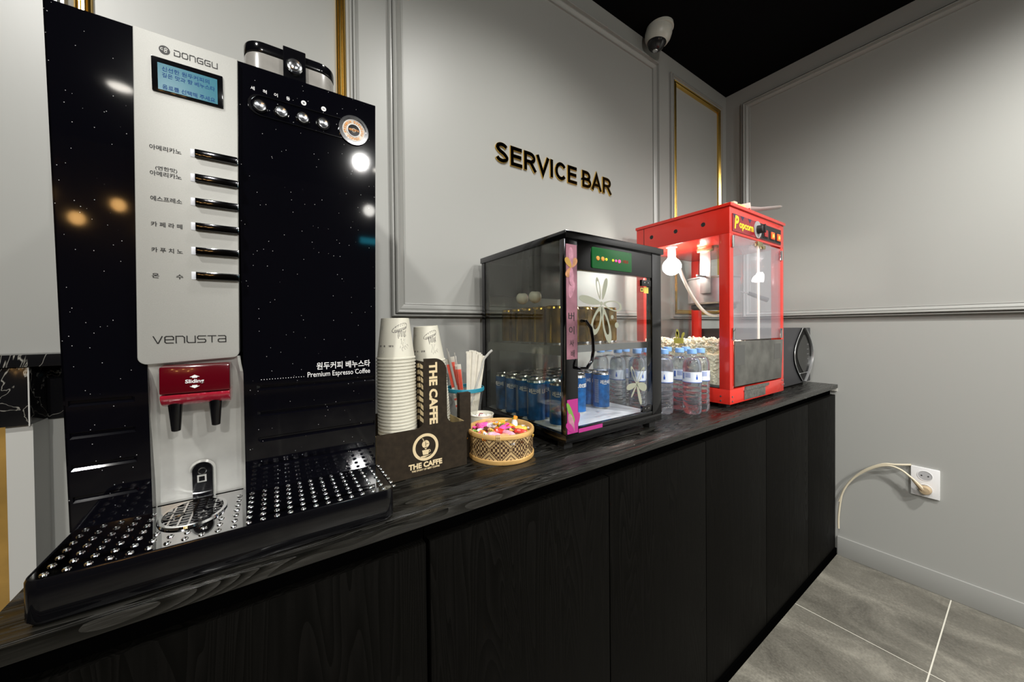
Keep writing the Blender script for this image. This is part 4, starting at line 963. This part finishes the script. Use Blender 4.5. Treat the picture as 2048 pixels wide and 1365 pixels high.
# bare globe in a black socket; the rear one is its reflection, built solid
for y, lb in ((.835, 'frosted globe bulb in a black socket inside the glass case, nearer the door'), (.900, 'copy of the globe bulb standing in for its reflection in the glass case, further back')):
    t = thing('globe_and_reflection', lb, 'bulb', (.685, y, 1.409))
    bx('socket', -.012, .012, -.014, .014, -.108, 0, INK, t, .001)
    one('globe', lambda s: s.lathe([(.020*math.cos(a*PI/16), -.124+.020*math.sin(a*PI/16)) for a in range(-8, 9)], mat('globe_frosted', (.75, .73, .68), .25), None, 28, cap=False), t, smooth=True)
# cans
def can_mesh(r_, h, body, lid, name):
    s = MB(); s.lathe([(0, .002), (r_-.005, .002), (r_-.003, 0), (r_, .005)], CANTOP, None, 24, cap=False)
    s.lathe([(r_, .005), (r_, h-.008)], body, None, 28, cap=False)
    s.lathe([(r_, h-.008), (r_-.002, h-.003), (r_-.001, h-.0008), (r_-.003, h), (r_-.0045, h-.003), (0, h-.003)], lid, None, 24, cap=False)
    return s
can0 = can_mesh(.0262, .118, BLUEC, CANTOP, 'can').build('drink_can', None, smooth=True)
tag(can0, 'x', 'can', 'blue drink cans on the case floor')
a0 = math.atan2(-.8, -.85)
tt = None
def wrap_text(body, r_, z, h, ang, mt, parent, adv_):
    """characters standing on the can wall, one by one"""
    for i, c in enumerate(body):
        if c == ' ': continue
        a = ang+i*adv_; T = frame((r_*math.cos(a), r_*math.sin(a), z), (-math.sin(a), math.cos(a), 0), (0, 0, 1), (math.cos(a), math.sin(a), 0))
        text(c, T, mt, -h*.36, 0, h*.72, h, parent, ext=.0004, bold=.02)
s = MB()
wrap = thing('tmp', 'x', 'x')
wrap_text('레쓰비', .0262, .080, .014, a0-.5, WINK, can0, .42)
wrap_text("Let's Be", .0262, .080, .012, a0+.95, WINK, can0, .30)
one('can_panel', lambda s: [s.add([(.02635*math.cos(a0-1.5+q*.1), .02635*math.sin(a0-1.5+q*.1), z) for q in range(7)]+[(.02635*math.cos(a0-1.5+q*.1), .02635*math.sin(a0-1.5+q*.1), z+.0012) for q in range(7)], [(q, q+1, q+8, q+7) for q in range(6)], PRINTG) for z in [.02+.0035*i for i in range(22)]], can0)
bpy.data.objects.remove(wrap)
first = True
cans = []
for j in range(4):
    for i in range(6):
        if j == 0 and i == 1: continue
        cans.append((.912-i*.0555+R.uniform(-.001, .001), .772+j*.0555+R.uniform(-.001, .001), j, i))
cans += [(.655, .700, -1, 6)]
for (x, y, j, i) in cans:
    o = can0 if first else copytree(can0); first = False
    o.location = (x, y, .9237); o.rotation_euler = (0, 0, R.choice([-.35, .05, .3, .9, -1.2]) if (j > 0 or i > 2) else [.55, .35, -.9][i % 3])
    ON = ['rightmost', 'second from the right', 'third from the right', 'fourth from the right', 'fifth from the right', 'leftmost', '']
    RN = ['front', 'second', 'third', 'back']
    if j == -1: o['label'] = 'blue drink can standing alone in front of the rows, nearest the tinted glass'
    else: o['label'] = 'blue drink can on the case floor, %s row, %s' % (RN[j], ON[i])
cb0 = can_mesh(.0262, .1060, CANBR, CANGO, 'can').build('coffee_can', None, smooth=True); tag(cb0, 'x', 'can', 'dark gold coffee cans on the case shelf')
one('gold_band', lambda s: [s.add([(.0264*math.cos(a+q*.08), .0264*math.sin(a+q*.08), z_) for z_ in (.006, .098) for q in range(5)], [(q, q+1, q+6, q+5) for q in range(4)], CANGO) for a in (0, 1.2, 2.6, 3.9, 5.1)], cb0, smooth=True)
first = True
for j in range(5):
    for i in range(5):
        o = cb0 if first else copytree(cb0); first = False
        o.location = (.876-i*.0545, .715+j*.0545, 1.1428); o.rotation_euler = (0, 0, R.uniform(0, 6))
        o['label'] = 'dark gold coffee can on the case shelf, %s row, %s' % (['front', 'second', 'third', 'fourth', 'back'][j], ['rightmost', 'second from the right', 'middle', 'second from the left', 'leftmost'][i])
# ================================================================ WATER BOTTLES
def bottle():
    t = thing('water_bottle', 'x', 'bottle', (0, 0, WT), 'water bottles between the case and the popcorn machine')
    r_ = .0300; H = .222
    pr_ = [(0, .005), (.012, .002), (.022, .0), (.027, .004), (.0295, .012)]
    for k_ in range(5): z = .022+k_*.0165; pr_ += [(r_, z), (r_, z+.006), (r_-.0022, z+.0095), (r_, z+.013)]
    pr_ += [(r_, .110), (r_-.0006, .112), (r_-.0006, .150), (r_, .152), (r_, .165), (.0285, .180), (.024, .192), (.0165, .200), (.0125, .205), (.0122, .214)]
    one('bottle_wall', lambda s: s.lathe(pr_, BOTL, None, 28, cap=False), t, smooth=True)
    wp = [(max(a-.0007, 0), z+.0006) for a, z in pr_ if z < .196]+[(.0150, .197), (0, .197)]
    one('water', lambda s: s.lathe(wp, WATER, None, 28, cap=False), t, smooth=True)
    one('cap', lambda s: s.lathe([(.0140, .211), (.0152, .212), (.0152, .222), (.0145, .227), (.012, .228), (0, .228)], BCAP, None, 28), t, smooth=True)
    a = math.atan2(-.65, -1.24)
    one('neck_ring', lambda s: s.lathe([(.0125, .2075), (.0160, .2078), (.0160, .2098), (.0125, .2100)], BOTL, None, 24, cap=False), t)
    def lab(s, a0_, a1_, z0, z1, mt, e=.0002):
        n_ = 18; s.add([((r_+e)*math.cos(a0_+(a1_-a0_)*i/n_), (r_+e)*math.sin(a0_+(a1_-a0_)*i/n_), z) for z in (z0, z1) for i in range(n_+1)], [(i, i+1, n_+2+i, n_+1+i) for i in range(n_)], mt)
    def f(s):
        lab(s, a-1.5, a+1.7, .1135, .1490, LABL)
    lo = one('label_band', f, t, smooth=True)
    def g_(s):
        lab(s, a-1.5, a+1.7, .1120, .1142, LBLU, .0004)
        for k_ in range(7): lab(s, a-.75, a-.15, .1300+k_*.0024, .1309+k_*.0024, LBLU, .0005)
        lab(s, a+.42, a+.60, .124, .134, LBLU, .0005); lab(s, a+.47, a+.55, .134, .141, LBLU, .0005)
        lab(s, a-1.1, a-.9, .124, .145, LBLU, .0005)
    one('label_print', g_, lo)
    return t
B = bottle()
bl = [(1.241, .650, 'water bottle standing nearest, in front of the others beside the popcorn machine'), (1.3065, .655, 'water bottle touching the left side of the red popcorn machine'),
      (1.271, .711, 'water bottle just behind the two nearest ones'), (1.165, .708, 'water bottle beside the right edge of the glass case'), (1.358, .735, 'water bottle at the back against the popcorn side pane'),
      (1.117, .782, None), (1.092, .846, None), (1.066, .905, None), (1.188, .792, None), (1.160, .862, None), (1.235, .775, None), (1.300, .775, None), (1.135, .925, None), (1.23, .85, None)]
LBB = {5: 'water bottle touching the case side, second from the front along it', 6: 'water bottle along the case side, third from the front', 7: 'water bottle along the case side near its rear corner',
       8: 'water bottle in the middle of the cluster, one row off the case', 9: 'water bottle toward the wall, one row off the case', 10: 'water bottle in the middle of the cluster, halfway to the popcorn machine',
       11: 'water bottle in the middle of the cluster, nearest the popcorn machine', 12: 'rearmost water bottle of the cluster, closest to the wall', 13: 'water bottle at the rear right of the cluster toward the wall'}
for i, (x, y, lb) in enumerate(bl):
    o = B if i == 0 else copytree(B); o.location = (x, y, WT+.0003); o.rotation_euler = (0, 0, [0, .9, .5, -.4, .2, .3, -.5, .8, 0, .6, .1, .4, -.2, .7][i])
    o['label'] = lb or LBB[i]
# ================================================================ POPCORN MACHINE
px0, px1, py0, py1, pz0, pz1 = 1.410, 1.915, .602, .985, .897, 1.640
pm = thing('popcorn_machine', 'bright red popcorn machine with lit glass cabinet on the worktop', 'popcorn machine', ((px0+px1)/2, (py0+py1)/2, WT))
LP = Tx(-(px0+px1)/2, -(py0+py1)/2, -WT)
def pb(name, *a, mt=POPR, parent=None, bevel=.0015): return bx(name, *a, mt, parent or pm, bevel, T=LP)
for x, y in ((px0+.02, py0+.02), (px1-.05, py0+.02), (px0+.02, py1-.05), (px1-.05, py1-.05)): pb('foot', x, x+.03, y, y+.03, WT, pz0, mt=RUBB)
pb('base', px0, px1, py0, py1, pz0, .952)
pb('lid', px0-.004, px1+.004, py0-.006, py1+.003, 1.628, pz1)
hdr = pb('header', px0, px1, py0, py1, 1.530, 1.628)
for (x, y) in ((px0, py0), (px1-.030, py0), (px0, py1-.034), (px1-.034, py1-.034)):
    pb('post', x, x+(.030 if x == px0 else .030) if y == py0 else x+.034, y, y+.036, .952, 1.530)
pb('rear_lower_panel', px0+.03, px1-.03, py1-.006, py1-.003, .952, 1.06, mt=POPR)
TPL = LP @ frame((px0, 0, 0), (0, -1, 0), (0, 0, 1), (-1, 0, 0))
for y in (.911, .803, .694): one('vent_hole', lambda s: s.lathe([(0, .0006), (.0066, .0006), (.0075, .0012), (.0085, 0)], INK, TPL @ Tx(-y, 1.582, 0), 20, cap=False), hdr)
pb('header_seam', px0-.0006, px0, py1-.038, py1-.036, 1.532, 1.627, mt=RUBB, parent=hdr, bevel=0)
TPF2 = LP @ frame((0, py0, 0), (1, 0, 0), (0, 0, 1), (0, -1, 0))
ct = MB().prism([(1.430, 1.5395), (1.877, 1.5395), (1.877, 1.604), (1.430, 1.604)], 0, .0025, POPD, TPF2).build('control_panel', pm)
def f(s):
    s.prism([(1.665, 1.541), (1.876, 1.541), (1.876, 1.603), (1.665, 1.603)], .0025, .0029, INK, TPF2)
    for k_ in range(4): s.prism([(1.432+k_*.062, 1.603), (1.462+k_*.062, 1.603), (1.447+k_*.062, 1.587)][::-1], .0025, .0029, mat('pattern_navy', (.015, .02, .06), .4), TPF2)
one('panel_print', f, ct)
YP = mat('popcorn_yellow', (.85, .58, .02), .4)
text('P', TPF2 @ Tx(0, 0, .0026), YP, 1.442, 1.5495, .036, .050, ct, ext=.0006, bold=.03, italic=.2)
text('opcorn', TPF2 @ Tx(0, 0, .0026), YP, 1.482, 1.5480, .120, .0290, ct, ext=.0006, bold=.03)
kb = one('knob', lambda s: (s.lathe([(.034, 0), (.034, .0015), (0, .0016)], mat('dial_grey', (.45, .45, .45), .3, .5), TPF2 @ Tx(1.642, 1.5725, .0025), 32), s.lathe([(.017, 0), (.015, .018), (.012, .020), (0, .020)], RUBB, TPF2 @ Tx(1.642, 1.5725, .004), 28)), ct, smooth=True)
one('knob_grip', lambda s: s.box(1.638, 1.646, 1.556, 1.589, .02, .030, RUBB, TPF2), kb, bevel=.001)
for x, m_ in ((1.712, SWR), (1.781, ORNL), (1.843, ORNL)):
    sw = MB().box(x-.022, x+.022, 1.548, 1.584, .0025, .005, RUBB, TPF2).build('rocker_switch', ct, .001)
    rk = MB().box(x-.016, x+.016, 1.552, 1.580, .005, .0085, m_, TPF2).build('rocker', sw, .002)
    if m_ is ORNL: rk.data.materials[0] = ORNL; MB().prism([(x-.008, 1.558), (x+.008, 1.560), (x+.006, 1.572), (x-.006, 1.571)], .0085, .0090, mat('switch_glow', (1, .5, .05), .3, emit=(1, .42, .05), es=1.6), TPF2).build('switch_light', sw)
# panes
pb('side_pane', px0+.006, px0+.009, py0+.036, py1-.034, 1.06, 1.530, mt=GLASS, bevel=0)
pb('side_pane', px0+.006, px0+.009, py0+.036, py1-.034, .952, 1.06, mt=GLASS, bevel=0)
pb('side_pane', px1-.009, px1-.006, py0+.036, py1-.034, .952, 1.530, mt=GLASS, bevel=0)
pb('rear_pane', px0+.034, px1-.034, py1-.010, py1-.007, 1.06, 1.530, mt=GLASS, bevel=0)
dl = pb('door_pane', px0+.026, 1.6605, py0+.001, py0+.005, 1.134, 1.527, mt=PLEX, bevel=0)
dr = pb('door_pane', 1.6635, px1-.028, py0+.001, py0+.005, 1.134, 1.523, mt=PLEX, bevel=0)
pb('door_edge_strip', 1.6600, 1.6640, py0-.001, py0+.006, 1.134, 1.523, mt=mat('door_edge_white', (.9, .86, .75), .3), parent=dl, bevel=.0005)
pb('latch', 1.625, 1.675, py0-.010, py0+.001, 1.506, 1.524, mt=mat('brass_latch', (.55, .47, .25), .25, 1), parent=dl, bevel=.003)
pb('latch', 1.678, 1.705, py0-.008, py0+.001, 1.500, 1.515, mt=mat('brass_latch', (.55, .47, .25), .25, 1), parent=dr, bevel=.002)
for x, z, pa in ((1.4295, 1.500, dl), (1.4325, 1.160, dl), (1.883, 1.494, dr), (1.879, 1.154, dr)):
    h_ = MB().box(x-.008, x+.008, z-.021, z+.021, .0002, .006, CHROME, TPF2).build('hinge', pa, .0015)
ht = MB().prism([(1.440, .962), (1.876, .958), (1.896, 1.126), (1.441, 1.131)], .0002, .004, ALU, TPF2).build('steel_hatch', pm, .001)
ht['label'] = 'scuffed grey steel hatch'
one('hatch_tape', lambda s: s.box(1.447, 1.520, 1.040, 1.115, .004, .0044, mat('tape_dark', (.07, .07, .065), .5), TPF2), ht)
one('hatch_tape', lambda s: (s.box(1.800, 1.868, 1.045, 1.110, .004, .0044, mat('tape_dark', (.07, .07, .065), .5), TPF2)) and None, ht)
tg = MB().prism([(1.523, .903), (1.715, .903), (1.715, .941), (1.523, .941)], .0002, .002, mat('tag_steel', (.25, .25, .23), .35, .8, vary=(90, .3)), TPF2).prism([(1.520, .939), (1.735, .939), (1.745, .950), (1.530, .953)], .0002, .006, mat('tag_steel', (.25, .25, .23), .35, .8), TPF2).build('rating_plate', pm)
for T_, u, z in ((TPL, -.633, .925), (TPL, -.633, .908), (TPF2, 1.428, .925), (TPF2, 1.428, .908), (TPF2, 1.897, .945), (TPF2, 1.897, .925)):
    one('screw', lambda s: s.lathe([(.0034, 0), (.003, .0018), (0, .0024)], CHROME, T_ @ Tx(u, z, .0001), 12, cap=False), pm, smooth=True)
pb('inner_floor', px0+.004, px1-.004, py0+.012, py1-.008, .955, .962, mt=ALU, bevel=0)
# kettle and hanger
KX, KY = 1.682, .785
kt = one('kettle', lambda s: s.lathe([(0, 1.285), (.094, 1.285), (.100, 1.292), (.100, 1.395), (.104, 1.400), (.104, 1.404), (.097, 1.404), (.096, 1.300), (0, 1.298)], KETT, LP @ Tx(KX, KY, 0), 40, cap=False), pm, smooth=True)
one('kettle_base', lambda s: s.lathe([(0, 1.262), (.080, 1.262), (.088, 1.270), (.088, 1.285), (0, 1.285)], mat('kettle_dark', (.05, .05, .05), .4, .6), LP @ Tx(KX, KY, 0), 32, cap=False), kt, smooth=True)
pb('kettle_lid', KX-.10, KX+.10, KY-.012, KY+.012, 1.404, 1.410, mt=KETT, parent=kt)
pb('hanger_strap', KX-.108, KX-.104, KY-.040, KY+.004, 1.33, 1.530, mt=KETT, parent=kt)
pb('hanger_hook', KX-.118, KX-.098, KY-.050, KY+.012, 1.508, 1.530, mt=mat('brass_latch', (.55, .47, .25), .25, 1), parent=kt, bevel=.003)
pb('cross_bar', px0+.10, KX-.09, KY-.020, KY-.012, 1.398, 1.406, mt=KETT, parent=kt)
one('stirrer_handle', lambda s: (s.tube([(KX+.07, KY-.06, 1.345), (KX+.10, KY-.10, 1.332)], .003, KETT, 8, T=LP), s.tube([(KX+.10, KY-.10, 1.332), (KX+.155, KY-.150, 1.300)], [.008, .0105], RUBB, 12, T=LP)), kt, smooth=True)
BXP, BYP, BZP = 1.462, .850, 1.447
bbk = thing('lamp_bulb', 'glaring lit bulb hanging inside the red popcorn machine', 'bulb', (BXP, BYP, 1.530))
one('bulb', lambda s: s.lathe([(0, -.119)]+[(.037*math.cos(a*PI/16), -.082+.037*math.sin(a*PI/16)) for a in range(-7, 6)]+[(.016, -.045), (.013, -.035)], BULB, None, 24, cap=False), bbk, smooth=True)
one('bulb_socket', lambda s: s.lathe([(.014, -.040), (.016, -.036), (.016, -.002), (.022, 0)], WHITEP, None, 20), bbk, smooth=True)
one('hose', lambda s: s.tube([(BXP+.004+.24*t_, BYP-.03-.06*t_, 1.44-.205*math.sin(PI*min(t_*.62+.0, 1))**.85 if t_ > 0 else 1.44) for t_ in [i/14 for i in range(15)]], .0065, HOSE, 10, T=LP), pm, smooth=True)
# popcorn heap
s = MB(); rr_ = random.Random(9)
ico = [(0, 0, 1), (.9, 0, .4), (.28, .85, .4), (-.72, .53, .4), (-.72, -.53, .4), (.28, -.85, .4), (.72, .53, -.4), (-.28, .85, -.4), (-.9, 0, -.4), (-.28, -.85, -.4), (.72, -.53, -.4), (0, 0, -1)]
icf = [(0, 1, 2), (0, 2, 3), (0, 3, 4), (0, 4, 5), (0, 5, 1), (1, 6, 2), (2, 7, 3), (3, 8, 4), (4, 9, 5), (5, 10, 1), (6, 7, 2), (7, 8, 3), (8, 9, 4), (9, 10, 5), (10, 6, 1), (11, 7, 6), (11, 8, 7), (11, 9, 8), (11, 10, 9), (11, 6, 10)]
def heap(x, y):
    u = (x-px0)/(px1-px0); return 1.128-.025*u-.07*max(0, (u-.45))+.012*math.sin(x*31)*math.cos(y*27)
for _ in range(2600):
    x = rr_.uniform(px0+.020, px1-.045); y = rr_.uniform(py0+.045, py1-.03); z = heap(x, y)+rr_.uniform(-.014, .006)
    if rr_.random() < .35:   # against the panes
        if rr_.random() < .6: x = px0+.019
        else: y = py0+.018
        z = rr_.uniform(.97, heap(x, y))
    q = rr_.uniform(.0055, .009)
    for c in range(3):
        ox, oy, oz = [rr_.uniform(-.6, .6)*q for _ in range(3)]; k2 = q*rr_.uniform(.5, .8)
        s.add([(x+ox+a*k2, y+oy+b2*k2, z+oz+c2*k2) for a, b2, c2 in ico], icf, POPC)
pcn = s.build('popcorn', None, smooth=True); tag(pcn, 'heap of white popcorn filling the bottom of the red machine', 'popcorn', None, 'stuff')
one('popcorn_bed', lambda s: s.box(px0+.016, px1-.02, py0+.018, py1-.02, .963, 1.075, POPC), pcn)
# small card with flame-like yellow decal on the side pane
def f(s):
    T = LP @ frame((px0+.0055, 0, 0), (0, -1, 0), (0, 0, 1), (-1, 0, 0))
    s.prism([(-.815, 1.118), (-.775, 1.118), (-.775, 1.140), (-.815, 1.140)], 0, .0005, YEL, T)
    for u, ln, a in ((-.806, .030, 1.4), (-.795, .040, 1.75), (-.783, .028, 1.2)): petal(s, u, 1.138, ln, .013, a, YEL, T=T)
one('yellow_decal', f, pm)
# scoop and paper packets on top
so = thing('popcorn_scoop', 'clear plastic scoop lying on top of the popcorn machine, handle over the edge', 'scoop', (1.80, .72, pz1))
def f(s):
    n_ = 10; P0, P1 = Vector((-.22, -.015, .010)), Vector((.225, -.068, .098)); d = (P1-P0).normalized(); sd_ = d.cross(Vector((0, 0, 1))).normalized(); up = sd_.cross(d); vs = []
    for t_, w_ in ((0, .034), (.35, .032), (.55, .024), (.92, .022), (.98, .017), (1, .003)):
        for i in range(n_): a = PI*i/(n_-1); vs.append(P0.lerp(P1, t_)+sd_*math.cos(a)*w_-up*math.sin(a)*w_*.55+up*w_*.55)
    s.add(vs, [(j*n_+i, j*n_+i+1, (j+1)*n_+i+1, (j+1)*n_+i) for j in range(5) for i in range(n_-1)], mat('scoop_clear_pink', (.80, .70, .68), .12, trans=.6))
one('scoop_body', f, so, smooth=True)
for k_, (x, y, rz, c, lb) in enumerate(((1.475, .628, .3, (.80, .66, .42), 'cream paper packet on the front corner of the popcorn machine lid'), (1.540, .640, -.4, (.75, .62, .2), 'yellow paper packet between two others on the popcorn machine lid'), (1.600, .632, .5, (.70, .50, .45), 'pinkish crumpled paper packet on the popcorn machine lid'))):
    s = MB(); rr_ = random.Random(k_)
    s.prism([(-.035, -.018), (.0, -.024), (.036, -.014), (.030, .018), (-.004, .024), (-.030, .016)], 0, .012+.006*k_, mat('packet_%d' % k_, c, .5), Matrix.Rotation(.12*(k_-1), 4, 'Y'))
    o = s.build('paper_packet', None, .003, loc=(x, y, pz1+.004)); o.rotation_euler.z = rz; tag(o, lb, 'packet', 'paper packets on the popcorn machine')
o = MB().box(-.11, .11, -.10, .10, 0, .012, RUBB).build('dark_tray', None, .002, loc=(1.56, .86, pz1+.0005)); tag(o, 'flat black tray lying at the back of the popcorn machine lid', 'tray')
# ================================================================ MICROWAVE
mw = thing('microwave', 'dark grey microwave with a curved silver-edged front at the right end of the worktop', 'microwave', (2.185, .80, WT))
LM = Tx(-2.185, -.80, -WT)
bx('oven_body', 1.95, 2.418, .645, .985, WT+.010, 1.174, MWD, mw, .004, T=LM)
for x in (1.98, 2.375): bx('foot', x, x+.025, .67, .70, WT, WT+.011, RUBB, mw, T=LM)
TM = LM @ frame((0, .645, 0), (1, 0, 0), (0, 0, 1), (0, -1, 0))
def arc(xm, xe, z0, z1, n_=16): return [(xe+(xm-xe)*math.sin(PI*i/n_), z0+(z1-z0)*i/n_) for i in range(n_+1)]
LZ0, LZ1 = .900, 1.172
lensL = arc(2.172, 2.285, LZ0, LZ1); lensR = arc(2.408, 2.300, LZ0, LZ1)
lp = MB().prism(lensL[::-1]+lensR, 0, .006, mat('microwave_lens_black', (.002, .002, .002), .4, spec=.08), TM).build('control_lens', mw)
inn = arc(2.205, 2.29, LZ0+.045, LZ1-.035)[::-1]+arc(2.380, 2.31, LZ0+.045, LZ1-.035)
ip = MB().prism(inn, .006, .0075, mat('microwave_panel', (.035, .035, .033), .4, spec=.1), TM).build('button_panel', lp)
one('chrome_line', lambda s: s.box(2.235, 2.345, LZ0+.042, LZ0+.045, .006, .009, CHROME, TM), lp)
one('key', lambda s: [s.box(2.335, 2.362, z, z+.005, .0075, .0085, mat('microwave_key', (.09, .09, .09), .5), TM) for z in (.985, 1.01, 1.035, 1.06, 1.085)], ip)
def edge(s, A, w_, h, mt):
    pts = [(x, z, h) for x, z in A]; s.tube(pts, w_, mt, 8, T=TM)
one('silver_edge', lambda s: edge(s, lensL, .0022, .006, MWS), lp, smooth=True)
one('door_handle', lambda s: s.prism(lensR+[(x+.010*math.sin(PI*i/16)+.003, z) for i, (x, z) in reversed(list(enumerate(lensR)))], .0, .016, MWS, TM), mw, bevel=.002)
bx('maker_plate', 2.010, 2.055, .6438, .645, .905, .912, MWS, mw, T=LM)
for x_, y_, *_ in LAMPS:
    o = one('downlight', lambda s: ring(s, None, .052, .066, -.008, 0, CAMW, 28)); o.location = (x_, y_, ZC-.0005); tag(o, 'round white-rimmed ceiling downlight over %s' % {.62: 'the drinks case', -.75: 'the left end of the worktop', 1.6: 'the tiled floor at the right', .8: 'the middle of the far floor', 1.3: 'the far floor at the right', -.6: 'the far floor at the left'}[x_], 'downlight')
# ================================================================ ROOM BEHIND THE CAMERA (seen in reflections)
PL = mat('pendant_glow', (1, .6, .2), .3, emit=(1, .55, .18), es=18)
CY = mat('cyan_sign_glow', (.1, .8, 1), .3, emit=(.05, .7, 1), es=3)
t = thing('lit_sign', 'small cyan lit sign on the wall behind the viewer', 'sign', (1.2, -3.99, 1.98)); bx('sign_face', -.13, .13, 0, .02, -.04, .04, CY, t); bx('sign_frame', -.14, .14, -.008, -.001, -.05, .05, RUBB, t)
t = thing('wall_lamp', 'small white globe lamp on the wall behind the viewer', 'lamp', (1.17, -3.9, 2.39)); one('globe', lambda s: s.lathe([(.075*math.cos(a*PI/16), .075*math.sin(a*PI/16)) for a in range(-8, 9)], mat('globe_glow', (1, 1, 1), .3, emit=(1, .97, .9), es=22), None, 20, cap=False), t, smooth=True); bx('bracket', -.01, .01, -.10, 0, -.01, .01, RUBB, t)
PW = mat('downlight_glow', (1, 1, 1), .3, emit=(1, .95, .85), es=25)
for i, (x, y, z) in enumerate(((-1.25, -3.6, 1.98), (-1.5, -3.5, 1.80), (-1.05, -3.7, 1.78), (-1.75, -3.6, 2.02), (-.85, -3.5, 1.93))):
    t = thing('pendant_lamp', 'small amber pendant lamp across the room, %s of the cluster' % ['third from the left', 'second from the left', 'second from the right', 'leftmost', 'rightmost'][i], 'lamp', (x, y, z))
    one('shade', lambda s: s.lathe([(0, -.06)]+[(.05*math.cos(a*PI/12), .06*math.sin(a*PI/12)) for a in range(-5, 5)], PL, None, 16, cap=False), t, smooth=True)
    one('cord', lambda s: s.tube([(0, 0, .05), (0, 0, ZC-z)], .004, RUBB, 6), t)
for x, y in ((1.05, -2.9), (1.9, -2.6), (-.9, -2.4)):
    o = one('downlight', lambda s: s.lathe([(0, -.002), (.05, -.002), (.06, -.008), (.065, 0)], PW, None, 24, cap=False)); o.location = (x, y, ZC-.001); tag(o, 'round glowing ceiling downlight behind the viewer, %s of three' % {1.05: 'middle', 1.9: 'rightmost', -.9: 'leftmost'}[x], 'downlight')
